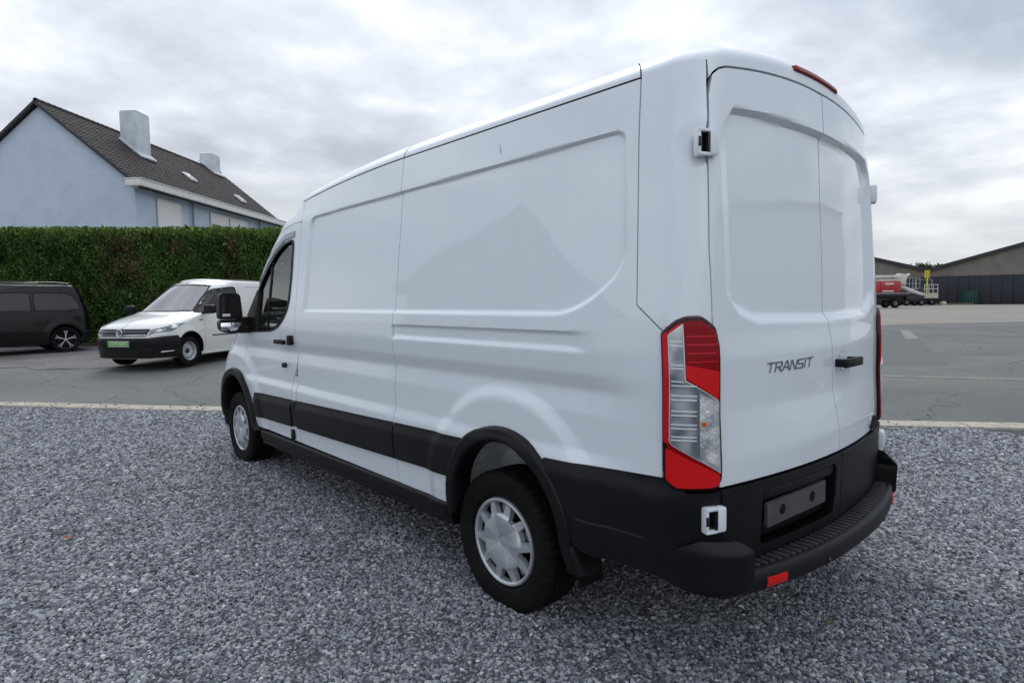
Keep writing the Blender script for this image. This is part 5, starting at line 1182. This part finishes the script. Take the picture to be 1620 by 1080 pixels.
for x in (-.48, .42):
    b.box((x, 2.62, .92), (.50, .50, .16), .06); b.box((x, 2.40, 1.28), (.48, .14, .72), .06, rotx(R_(10))); b.box((x, 2.32, 1.72), (.26, .10, .20), .04)
b.build('seats', SEATGREY, VAN)
b = MB(); b.box((0, 3.45, 1.17), (1.66, .62, .26), .08); b.box((-.48, 3.2, 1.30), (.42, .2, .12), .05); b.box((0, 2.9, .72), (1.7, 1.5, .05)); b.build('dashboard', CABGREY, VAN)
b = MB(); b.tube([(-.48+.19*math.cos(t), 3.02+.10*math.sin(t), 1.30+.17*math.sin(t)) for t in np.linspace(0, 2*math.pi, 25)[:-1]], .015, 8, closed=True); b.box((-.48, 3.05, 1.27), (.14, .08, .08), .02); b.build('steering_wheel', PLASTIC, VAN)
b = MB(); b.box((0, 2.272, 1.45), (1.70, .012, 1.3)); b.build('bulkhead', CABGREY, VAN)
# --- door mirrors
for sg in (-1, 1):
    mr = MB(); fn = lambda u, v, h: (sg*(1.165+u), 3.30+h, 1.40+v)
    for h0, h1, k in ((-.05, .03, 1.0), (.03, .06, .86)):
        mr.prism([(u*k, v*k+.0) for u, v in rounded([(-.095, -.035), (-.078, .185), (.088, .185), (.098, -.035)], .035, 4)], h0, h1, fn)
        mr.prism([(u*k, v*k) for u, v in rounded([(-.098, -.150), (-.098, -.045), (.098, -.045), (.090, -.120), (.05, -.150)], .03, 4)], h0, h1, fn)
    M_ = mr.build('door_mirror', PLASTIC, VAN, ang=40)
    b = MB(); b.box((sg*1.045, 3.325, 1.315), (.13, .10, .15), .03); b.box((sg*1.02, 3.33, 1.28), (.12, .12, .08), .03); b.build('mirror_arm', PLASTIC, M_)
    b = MB(); b.prism(rounded([(-.080, -.022), (-.066, .170), (.074, .170), (.083, -.022)], .025, 3), -.053, -.049, fn); b.build('mirror_glass', GLOSSBLK, M_)
    b = MB(); b.box((sg*1.205, 3.246, 1.402), (.062, .004, .022), .001); b.build('sticker', WHITEPL, M_)
    b = MB(); vs, fs = sheet('x', rounded([(-.088, -.034), (-.088, .034), (.085, .034), (.085, .02), (.03, -.034)], .012, 3), .012, lambda u, v: np.stack([sg*1.168+u*(-sg)*-1*(-1), 3.250-.014*(1-(u/.1)**2)-.01*(1-(v/.04)**2)+0*u, 1.303+v], 1), None, None, skirt=.01, get=True, ref=(sg*1.2, 3.6, 1.3))
    b.add(vs, fs); b.build('wide_angle_mirror', MIRROR, M_)
# wiper of dried dirt left by a sticker high on the flank
sheet('paint_scuff', [(.06, 2.205), (.07, 2.245), (.076, 2.25), (.066, 2.20)], .01, side_map, mat('grey_scuff', (.45, .46, .46), .6), VAN, h=.0012, skirt=0, ref=CEN)
# ------------------------------------------------------------------ parked cars: the same way of building as the van
class Body:
    def __init__(s, W, YR, RR, BR, YA, RF, BF, crown=0.0, c0=1.5, c1=1.8):
        T = lambda p, g=.015: table(p, g); s.W, s.YR, s.RR, s.BR, s.YA, s.RF, s.BF = T(W), T(YR), T(RR), T(BR), T(YA), T(RF), T(BF); s.cr, s.c0, s.c1 = crown, c0, c1; s.arches = []
    def crown(s, x, z): return s.cr*(1-(x/s.W(z))**2)*ss(s.c0, s.c1, z)
    def s_front(s, z): return s.YA(z)+s.RF(z)*np.pi/2+(s.W(z)-s.RF(z))
    def s_rear(s, z): return s.YR(z)+s.RR(z)-(s.W(z)-s.RR(z)+s.RR(z)*np.pi/2)
    def side(s, S, z):
        w, R, yr = s.W(z), s.RR(z), s.YR(z); f = w-R; Lc = R*np.pi/2; a = f+Lc+(S-yr-R); th = np.clip((a-f)/R, 0, np.pi/2)
        x = np.where(a <= f, a, f+R*np.sin(th)); y = np.where(a <= f, yr, yr+R*(1-np.cos(th))); y = np.where(a > f+Lc, S, y); y = y-s.BR(z)*(1-(x/w)**2)
        ya, rf = s.YA(z), s.RF(z); ph = np.clip((S-ya)/rf, 0, np.pi/2); fr = S > ya
        x = np.where(fr, w-rf*(1-np.cos(ph))-np.maximum(0, S-ya-rf*np.pi/2), x); y = np.where(fr, ya+rf*np.sin(ph)+s.BF(z)*(1-(x/w)**2), y)
        for (cy, cz, r) in s.arches:
            q = np.hypot(S-cy, z-cz); x = x+.016*(1-ss(r*1.02, r*1.35, q))*ss(.15, .3, z)*np.where(fr, np.cos(ph), 1.0)
        return np.stack([-x, y, z+s.crown(x, z)], 1)
    def front(s, v, z): P = s.side(s.s_front(z)-np.abs(v), z); P[:, 0] = np.abs(P[:, 0])*np.sign(v+1e-12); return P
    def rear(s, v, z): P = s.side(s.s_rear(z)+np.abs(v), z); P[:, 0] = np.abs(P[:, 0])*np.sign(v+1e-12); return P
    def half(s, zs, archr):
        """outline of the left half of the shell from rear centre to front centre, arches cut out"""
        o = [(float(s.s_rear(z)), z) for z in zs[::-1]]
        for (cy, cz, r) in s.arches: o += [(cy-archr, zs[0])]+[(cy-archr*math.cos(t), cz+archr*math.sin(t)) for t in np.linspace(0, math.pi, 17)]+[(cy+archr, zs[0])]
        return o+[(float(s.s_front(z)), z) for z in zs]
    def roof(s, z0, A, B, name, m, par, n=7):
        zz = np.full(90, z0); S = np.linspace(float(s.s_rear(z0)), float(s.s_front(z0)), 90); P0 = s.side(S, zz); cy = (P0[:, 1].min()+P0[:, 1].max())/2; hw = np.abs(P0[:, 0]).max(); hl_ = P0[:, 1].max()-cy
        R = []
        for i in range(n+1):
            t = math.pi/2*i/n; ins = A*(1-math.cos(t)); R.append(np.stack([P0[:, 0]*(hw-ins)/hw, cy+(P0[:, 1]-cy)*(hl_-ins)/hl_, P0[:, 2]+B*math.sin(t)], 1))
        Lr = R[-1]
        zm = Lr[:, 2].max()
        for k in (.8, .55, .3, .12, 0): q = Lr.copy(); q[:, 0] *= k; q[:, 1] = cy+(q[:, 1]-cy)*(.80+.20*k); q[:, 2] = Lr[:, 2]*k*k+(zm+.012)*(1-k*k); R.append(q)
        V = np.concatenate(R); m_ = 90; F = [(i*m_+k, i*m_+k+1, (i+1)*m_+k+1, (i+1)*m_+k) for i in range(len(R)-1) for k in range(m_-1)]
        b = MB(); b.add(V, F); V2 = V.copy(); V2[:, 0] *= -1; b.add(V2, [f[::-1] for f in F]); o = b.build(name, m, par, ang=60)
        bm = bmesh.new(); bm.from_mesh(o.data); bmesh.ops.remove_doubles(bm, verts=bm.verts, dist=.001); bmesh.ops.recalc_face_normals(bm, faces=bm.faces); bm.to_mesh(o.data); bm.free(); return o
CARWHITE = mat('car_white_paint', (.74, .74, .71), .3, coat=1.0, var=(.70, .70, .67), vscale=2)
CARBLACK = mat('car_black_paint', (.004, .0045, .006), .25, coat=.25, spec=.25)
CARSEAT = mat('car_inside', (.03, .03, .032), .9)
WSGLASS = glass('windscreen_glass', (.42, .48, .45), ior=2.0, film=.16); PRIVACY = glass('privacy_glass', (.05, .055, .06))
def car_wheel(par, x, y, z, sg, Ro, rim, wd, style):
    wl = bpy.data.objects.new('wheel', None); COL.objects.link(wl); wl.parent = par; wl.location = (x, y, z); wl.rotation_euler = (R_(20), 0, 0 if sg < 0 else math.pi)
    b = MB(); b.add(*tyre_mesh(Ro, wd, rim, 60, False)); b.build('tyre', RUBBER, wl, ang=30)
    b = MB(); b.lathe([(-.08, rim+.004), (-.094, rim-.002), (-.085, rim-.014), (-.05, rim-.02), (-.02, rim-.03), (.08, rim-.02)], (0, 0, 0), 'x', 36)
    if style == 'steel':
        b.lathe([(-.02, rim-.03), (-.045, rim-.045), (-.05, rim-.075), (-.035, .055), (-.045, .04), (-.045, .001)], (0, 0, 0), 'x', 36); b.build('rim', CHROME if False else SILVER, wl)
        b = MB()
        for k in range(12):
            q = 2*math.pi*k/12; r = rim-.058; b.lathe([(-.053, .001), (-.053, .010), (-.04, .011)], (0, r*math.cos(q), r*math.sin(q)), 'x', 8)
        b.lathe([(-.062, .001), (-.062, .03), (-.05, .05), (-.03, .06)], (0, 0, 0), 'x', 20); b.build('hub_and_vents', GLOSSBLK, wl)
    else:
        b.build('rim', STEEL, wl); b = MB(); b.lathe([(-.03, .001), (-.03, rim-.02)], (0, 0, 0), 'x', 24); b.build('brake_disc', DARK, wl)
        for k in range(5):
            q = 2*math.pi*k/5; b = MB(); ca, sa = math.cos(q), math.sin(q)
            for d in (-.028, .028):
                pts = [(.03, d*.3), (rim*.55, d*.6), (rim-.008, d*1.6), (rim-.008, d*.7), (rim*.5, 0), (.03, 0)]
                b.prism(pts, -.085, -.06, lambda u, v, h: (h, u*ca-v*sa, u*sa+v*ca))
            b.build('spoke', CHROME if False else SILVER, wl)
        b = MB(); b.lathe([(-.088, .001), (-.088, .03), (-.07, .04)], (0, 0, 0), 'x', 16); b.build('hub_cover', SILVER, wl)
    return wl
# --- the small white van facing the lot
pw = at(293.4, 577.7, 12.8); hd = np.array([-.82, -.575]); hd /= np.linalg.norm(hd); lf = np.array([-hd[1], hd[0]])
org = pw[:2]-lf*.74-hd*2.68; zg = float(gz(pw[0], pw[1]))
CAD = thing('small_white_van', 'small white panel van with black bumper parked beside the hedge', 'van', (org[0], org[1], pw[2]), math.atan2(hd[1], hd[0])-math.pi/2)
CB = Body(W=[(0, .84), (.25, .87), (.5, .895), (.75, .895), (.95, .875), (1.06, .855), (1.16, .83), (1.70, .695), (1.78, .66), (1.9, .63)],
          YR=[(0, -.80), (.5, -.84), (1.0, -.82), (1.7, -.72), (1.9, -.70)], RR=[(0, .14), (1.9, .16)], BR=[(0, .05), (1.9, .05)],
          YA=[(0, 2.86), (.25, 2.93), (.55, 2.96), (.72, 2.93), (.82, 2.86), (.90, 2.72), (.97, 2.52), (1.03, 2.30), (1.08, 2.08), (1.13, 1.96), (1.72, 1.18), (1.78, .95), (1.9, .8)],
          RF=[(0, .46), (.7, .46), (.9, .46), (1.13, .40), (1.72, .30), (1.9, .3)], BF=[(0, .12), (.6, .14), (.9, .16), (1.13, .20), (1.72, .20), (1.9, .2)], crown=.035, c0=1.1, c1=1.7)
CB.arches = [(0, .36, .37), (2.68, .36, .37)]
zs = [.21, .3, .45, .6, .75, .85, .92, 1.0, 1.06, 1.12, 1.3, 1.5, 1.7, 1.785]
CC = (0, 1.2, .9)
CWS = rounded([(-.70, 1.135), (-.545, 1.70), (.545, 1.70), (.70, 1.135)], .05, 3)
CSW = rounded([(2.32, 1.115), (1.96, 1.40), (1.62, 1.60), (1.22, 1.665), (.98, 1.67), (.93, 1.12)], [.02, .1, .08, .05, .04, .05], 4)
def cut_side(holes, out_):
    for h in holes: out_ = with_hole(out_, h)
    return out_
fs_ = lambda p: (float(CB.s_front(p[1]))-abs(p[0]), p[1])
half = CB.half(zs, .345)
# windscreen half as a bite out of the front edge of the half shell
wsL = [(float(CB.s_front(z))-v, z) for v, z in ((0, 1.135), (.70, 1.135), (.545, 1.70), (0, 1.70))]
k0 = [i for i, p in enumerate(half) if abs(p[1]-1.12) < 1e-6 and p[0] > 0][-1]; k1 = [i for i, p in enumerate(half) if abs(p[1]-1.7) < 1e-6 and p[0] > 0][-1]
half = half[:k0+1]+[wsL[0]]+line([wsL[1], wsL[2]], 5)+[wsL[3]]+half[k1+1:]
half = with_hole(half, CSW)
b1 = sheet('body_shell', half, .035, CB.side, CARWHITE, CAD, skirt=.03, ref=CC, cellv=.022); mirror_obj(b1, 'body_shell', CAD)
CB.roof(1.785, .22, .055, 'roof', CARWHITE, CAD)
sheet('windscreen', inset(CWS, -.012), .05, CB.front, WSGLASS, CAD, h=-.004, skirt=0, ref=CC)
sheet('windscreen_border', with_hole(inset(CWS, -.010), inset(CWS, .022)), .04, CB.front, GLOSSBLK, CAD, h=.001, skirt=0, ref=CC)
g_ = sheet('side_window', inset(CSW, -.01), .05, CB.side, PRIVACY, CAD, h=-.005, skirt=0, ref=CC); mirror_obj(g_, 'side_window', CAD)
g_ = sheet('window_seal', with_hole(inset(CSW, -.014), inset(CSW, .012)), .04, CB.side, PLASTIC, CAD, h=.002, skirt=.01, ref=CC); mirror_obj(g_, 'window_seal', CAD)
bl = [(-1.12, .215), (-1.16, .40), (-1.14, .60), (-1.08, .665), (-.86, .655), (-.60, .625), (.60, .625), (.86, .655), (1.08, .665), (1.14, .60), (1.16, .40), (1.12, .215)]
cbp = sheet('front_bumper', bl, .03, CB.front, PLASTIC, CAD, h=.022, bevel=.04, skirt=.04, ref=CC)
sheet('bumper_grille', rounded([(-.60, .275), (-.68, .42), (.68, .42), (.60, .275)], .03, 3), .03, CB.front, GLOSSBLK, cbp, h=.026, skirt=.005, ref=CC)
for z in (.305, .345, .385): sheet('grille_slat', [(-.62, z), (-.62, z+.012), (.62, z+.012), (.62, z)], .05, CB.front, PLASTIC, cbp, h=.034, skirt=.006, ref=CC, cellv=.01)
sheet('bumper_lip', [(-.98, .232), (-.98, .250), (.98, .250), (.98, .232)], .05, CB.front, STEPPL, cbp, h=.030, skirt=.006, ref=CC, cellv=.01)
cgr = sheet('grille', rounded([(-.56, .655), (-.60, .80), (.60, .80), (.56, .655)], .02, 3), .03, CB.front, GLOSSBLK, CAD, h=.006, skirt=.02, ref=CC)
for z, t in ((.675, .016), (.745, .008)): sheet('grille_slat', [(-.56, z), (-.56, z+t), (.56, z+t), (.56, z)], .05, CB.front, CHROME if t > .01 else BADGE, cgr, h=.014, skirt=.008, ref=CC, cellv=.01)
# round emblem of the maker: ring with V over W
def fy(v, z): return float(CB.front(np.array([v]), np.array([z]))[0, 1])
ey = fy(0.001, .72)+.014; b = MB()
b.tube([(.068*math.cos(t), ey+.006, .722+.068*math.sin(t)) for t in np.linspace(0, 2*math.pi, 33)[:-1]], .0085, 8, closed=True)
for st in ([(-.034, .052), (0, -.004), (.034, .052)], [(-.056, .022), (-.026, -.052), (0, .008), (.026, -.052), (.056, .022)]):
    b.tube([(p[0], ey+.006, .722+p[1]) for p in st], .006, 6)
b.build('emblem', CHROME, CAD); b = MB(); b.lathe([(ey-.012, .001), (ey-.012, .066)], (0, 0, .722), 'y', 28); b.build('emblem_back', GLOSSBLK, CAD)
for sg in (-1, 1):
    HLo = rounded([(sg*.585, .66), (sg*.60, .785), (sg*.86, .875), (sg*1.06, .925), (sg*1.085, .89), (sg*1.0, .75), (sg*.80, .665)], .025, 3)
    hl_ = sheet('headlamp', HLo, .02, CB.front, mat('headlamp_inside', (.10, .105, .11), .2, .5, coat=1, var=(.22, .23, .24), vscale=14) if 'headlamp_inside' not in MATS else MATS['headlamp_inside'], CAD, h=.010, bevel=.02, skirt=.02, ref=CC)
    sheet('lamp_rim', with_hole(inset(HLo, -.003), inset(HLo, .016)), .02, CB.front, CLEARLT, hl_, h=.013, skirt=.01, ref=CC)
    for v, z, a in ((.745, .765, .035), (.955, .835, .045)): sheet('lamp_reflector', ell(sg*v, z, a*1.4, a), .012, CB.front, CLEARLT, hl_, h=.014, bevel=.012, skirt=.004, ref=CC)
    sheet('lamp_strip', rounded([(sg*.62, .672), (sg*.64, .70), (sg*.95, .735), (sg*.80, .682)], .008, 2), .02, CB.front, LAMPBAR, hl_, h=.013, skirt=.004, ref=CC)
    sheet('fog_lamp', rounded([(sg*.76, .335), (sg*.78, .36), (sg*.99, .365), (sg*.96, .350)], .006, 2), .02, CB.front, LAMPBAR, cbp, h=.032, skirt=.01, ref=CC)
    b = MB(); b.box((sg*1.03, 2.22, 1.175), (.26, .13, .19), .05); b.box((sg*.90, 2.21, 1.10), (.14, .08, .05), .015); b.build('door_mirror', PLASTIC, CAD)
    b = MB(); yy = 2.33; b.box((sg*.882, yy, .955), (.012, .10, .026), .005); b.build('side_repeater', GLASSDK if False else BADGE, CAD)
# dealer plate: white field, green band, pale lettering too small to read
GREENP = mat('plate_green', srgb(48, 118, 56), .45); PLW = mat('plate_white', (.72, .74, .72), .4)
def pmap(v, z): return np.stack([v, np.full(len(v), fy(.2, .5)+.038)+0*v, z], 1)
cp = sheet('number_plate', rounded([(-.262, .452), (-.262, .572), (.262, .572), (.262, .452)], .008, 2), .2, pmap, GREENP, CAD, h=.004, skirt=.012, ref=CC)
sheet('plate_band', [(-.235, .478), (-.235, .548), (.235, .548), (.235, .478)], .2, pmap, mat('plate_light_green', srgb(112, 168, 98), .45, var=srgb(176, 204, 168), vscale=30), cp, h=.0058, skirt=.001, ref=CC)
sheet('plate_edge', [(-.252, .556), (-.252, .568), (.252, .568), (.252, .556)], .2, pmap, PLW, cp, h=.0058, skirt=.001, ref=CC)
sheet('plate_edge', [(-.252, .457), (-.252, .466), (.252, .466), (.252, .457)], .2, pmap, PLW, cp, h=.0058, skirt=.001, ref=CC)
b = MB(); b.box((.18, 1.90, 1.205), (.24, .006, .075), .001, rotx(R_(52))); b.build('windscreen_card', PLW, CAD)
for nm, oo, hh in (('rub_strip', rounded([(.95, .585), (.95, .612), (2.02, .618), (2.02, .590)], .008, 2), .012),):
    g_ = sheet(nm, oo, .03, CB.side, PLASTIC, CAD, h=hh, bevel=.01, skirt=.01, ref=CC); mirror_obj(g_, nm, CAD)
SEAM = mat('panel_gap', (.02, .02, .02), .9)
def seam(name, pts, fm, par, wdt=.005):
    b = MB(); pts = line(pts, 5)
    for a, c in zip(pts[:-1], pts[1:]):
        d = np.array(c)-np.array(a); l = np.linalg.norm(d)
        if l < 1e-6: continue
        nn = np.array([-d[1], d[0]])/l*wdt/2; vs, fs = sheet('x', [tuple(np.array(a)-nn), tuple(np.array(c)-nn), tuple(np.array(c)+nn), tuple(np.array(a)+nn)], .05, fm, None, None, h=.0012, skirt=0, ref=CC, get=True); b.add(vs, fs)
    return b.build(name, SEAM, par)
seam('door_gap', [(.90, 1.68), (.86, 1.10), (.88, .60), (.98, .30)], CB.side, CAD); seam('door_gap', [(2.34, 1.10), (2.24, .95), (2.22, .75), (2.27, .34)], CB.side, CAD)
seam('bonnet_gap', [(1.12, .93), (1.19, 1.0), (1.20, 1.06), (.98, 1.11)], CB.front, CAD); seam('bonnet_gap', [(-1.12, .93), (-1.19, 1.0), (-1.20, 1.06), (-.98, 1.11)], CB.front, CAD)
seam('flank_gap', [(.55, 1.685), (-.45, 1.685)], CB.side, CAD, .008)
STK = mat('red_sticker', (.45, .06, .05), .5, var=(.72, .70, .68), vscale=18)
sheet('door_sticker', rounded([(1.30, .80), (1.30, 1.02), (1.42, 1.02), (1.42, .80)], .04, 3), .04, CB.side, STK, CAD, h=.0015, skirt=0, ref=CC)
g_ = sheet('sill', [(.36, .225), (.36, .255), (2.34, .255), (2.34, .225)], .08, CB.side, CARWHITE, CAD, h=.02, bevel=.012, skirt=.03, ref=CC, cellv=.008)
b = MB(); b.box((0, 1.3, .42), (1.30, 3.6, .34), .03); b.box((0, 1.35, .62), (1.60, 1.8, .34), .03); b.box((0, .55, 1.05), (1.4, .05, 1.2)); b.box((0, 2.05, 1.02), (1.5, .55, .16), .05)
for x in (-.38, .38): b.box((x, 1.0, .95), (.48, .14, .7), .05); b.box((x, .94, 1.38), (.24, .09, .18), .03)
b.build('inside', CARSEAT, CAD)
for (x, y, sg) in ((-.77, 2.68, -1), (-.77, 0, -1), (.77, 2.68, 1), (.77, 0, 1)): car_wheel(CAD, x, y, .312, sg, .318, .195, .20, 'steel')
for cy in (0, 2.68):
    for sg in (-1, 1):
        b = MB(); vs = [(sg*x, cy+.36*math.cos(t), .36+.36*math.sin(t)) for t in np.linspace(-.5, math.pi+.5, 19) for x in (.875, .60)]
        b.add(vs, [(i*2, i*2+1, i*2+3, i*2+2) for i in range(18)]); b.build('wheel_well', DARK, CAD)
g_ = None
for cy in (0, 2.68):
    rg = [(cy-.375*math.cos(t), .36+.375*math.sin(t)) for t in np.linspace(-.25, math.pi+.25, 25)]+[(cy+.342*math.cos(t), .36+.342*math.sin(t)) for t in np.linspace(-.25, math.pi+.25, 25)]
    g_ = sheet('arch_edge', rg, .02, CB.side, PLASTIC, CAD, h=.008, bevel=.01, skirt=.04, ref=CC); mirror_obj(g_, 'arch_edge', CAD)
# --- the dark car cut by the left edge of the photograph
pd = at(103.5, 556, 16.4); hd = np.array([-.99, -.117]); hd /= np.linalg.norm(hd); lf = np.array([-hd[1], hd[0]]); org = pd[:2]-lf*.75
DC = thing('dark_car', 'dark family car with silver five-spoke wheels parked at the far left edge', 'car', (org[0], org[1], pd[2]), math.atan2(hd[1], hd[0])-math.pi/2)
DB = Body(W=[(0, .86), (.3, .90), (.55, .925), (.85, .915), (1.02, .90), (1.12, .88), (1.62, .73), (1.74, .68), (1.9, .62)],
          YR=[(0, -.50), (.35, -.56), (.62, -.58), (.95, -.57), (1.15, -.54), (1.5, -.45), (1.74, -.33), (1.9, -.28)], RR=[(0, .2), (1.9, .22)], BR=[(0, .08), (1.9, .08)],
          YA=[(0, 2.85), (.3, 2.95), (.6, 2.98), (.8, 2.9), (.92, 2.72), (1.0, 2.45), (1.06, 2.2), (1.12, 2.05), (1.68, 1.2), (1.74, 1.0), (1.9, .8)],
          RF=[(0, .45), (1.0, .45), (1.12, .4), (1.9, .3)], BF=[(0, .15), (1.9, .2)], crown=.03, c0=1.1, c1=1.7)
DB.arches = [(0, .37, .40), (2.78, .37, .40)]
zs = [.22, .35, .5, .65, .8, .92, 1.02, 1.12, 1.3, 1.5, 1.65, 1.745]
DW1 = rounded([(-.36, 1.18), (-.30, 1.12), (.62, 1.10), (.62, 1.58), (-.10, 1.58), (-.28, 1.46)], [.08, .08, .04, .04, .14, .14], 5)
DW2 = rounded([(.70, 1.10), (.70, 1.585), (1.32, 1.58), (1.36, 1.10)], .04, 4); DW3 = rounded([(1.42, 1.10), (1.40, 1.575), (1.62, 1.52), (2.22, 1.11)], .04, 4)
hf = DB.half(zs, .365)
for wdw in (DW1, DW2, DW3): hf = with_hole(hf, wdw)
b1 = sheet('body_shell', hf, .03, DB.side, CARBLACK, DC, skirt=.03, ref=CC); mirror_obj(b1, 'body_shell', DC)
DB.roof(1.745, .2, .06, 'roof', CARBLACK, DC)
for wdw in (DW1, DW2, DW3):
    g_ = sheet('side_window', inset(wdw, -.01), .05, DB.side, PRIVACY, DC, h=-.004, skirt=0, ref=CC); mirror_obj(g_, 'side_window', DC)
    g_ = sheet('window_seal', with_hole(inset(wdw, -.014), inset(wdw, .008)), .04, DB.side, PLASTIC, DC, h=.002, skirt=.01, ref=CC)
g_ = sheet('windscreen', rounded([(-.70, 1.14), (-.56, 1.66), (.56, 1.66), (.70, 1.14)], .05, 3), .06, DB.front, GLOSSBLK, DC, h=.002, skirt=.01, ref=CC)
g_ = sheet('rear_bumper', rounded([(-1.05, .26), (-1.02, .58), (1.02, .58), (1.05, .26)], .05, 3), .04, DB.rear, PLASTIC, DC, h=.03, bevel=.05, skirt=.03, ref=CC)
g_ = sheet('rear_window', rounded([(-.55, 1.2), (-.45, 1.6), (.45, 1.6), (.55, 1.2)], .06, 3), .05, DB.rear, GLOSSBLK, DC, h=.003, skirt=.01, ref=CC)
for sg in (-1, 1): sheet('tail_lamp', rounded([(sg*.54, .92), (sg*.56, 1.30), (sg*.62, 1.30), (sg*.64, .95)], .03, 3), .03, DB.rear, REDDARK, DC, h=.012, bevel=.02, skirt=.02, ref=CC)
for z in (1.045, .98): sheet('waist_trim', [(-.50, z), (-.50, z+.012), (2.3, z+.012), (2.3, z)], .06, DB.side, GLOSSBLK, DC, h=.004, skirt=.006, ref=CC, cellv=.012)
b = MB(); b.tube([(-.60, -.2, 1.83), (-.60, .1, 1.86), (-.60, 1.3, 1.86), (-.60, 1.5, 1.83)], .016, 8); b.build('roof_rail', GLOSSBLK, DC)
b = MB(); b.tube([(.60, -.2, 1.83), (.60, .1, 1.86), (.60, 1.3, 1.86), (.60, 1.5, 1.83)], .016, 8); b.build('roof_rail', GLOSSBLK, DC)
b = MB(); b.box((0, 1.3, .45), (1.30, 3.6, .40), .03); b.box((0, 1.2, 1.0), (1.5, 2.2, .1)); b.build('inside', CARSEAT, DC)
for cy in (0, 2.78):
    rg = [(cy-.43*math.cos(t), .37+.43*math.sin(t)) for t in np.linspace(-.3, math.pi+.3, 25)]+[(cy+.362*math.cos(t), .37+.362*math.sin(t)) for t in np.linspace(-.3, math.pi+.3, 25)]
    g_ = sheet('arch_moulding', rg, .02, DB.side, PLASTIC, DC, h=.016, bevel=.02, skirt=.05, ref=CC)
    for sg in (-1, 1):
        b = MB(); vs = [(sg*x, cy+.385*math.cos(t), .37+.385*math.sin(t)) for t in np.linspace(-.5, math.pi+.5, 19) for x in (.90, .60)]
        b.add(vs, [(i*2, i*2+1, i*2+3, i*2+2) for i in range(18)]); b.build('wheel_well', DARK, DC)
for (x, y, sg) in ((-.79, 2.78, -1), (-.79, 0, -1), (.79, 2.78, 1), (.79, 0, 1)): car_wheel(DC, x, y, .335, sg, .342, .252, .215, 'alloy')
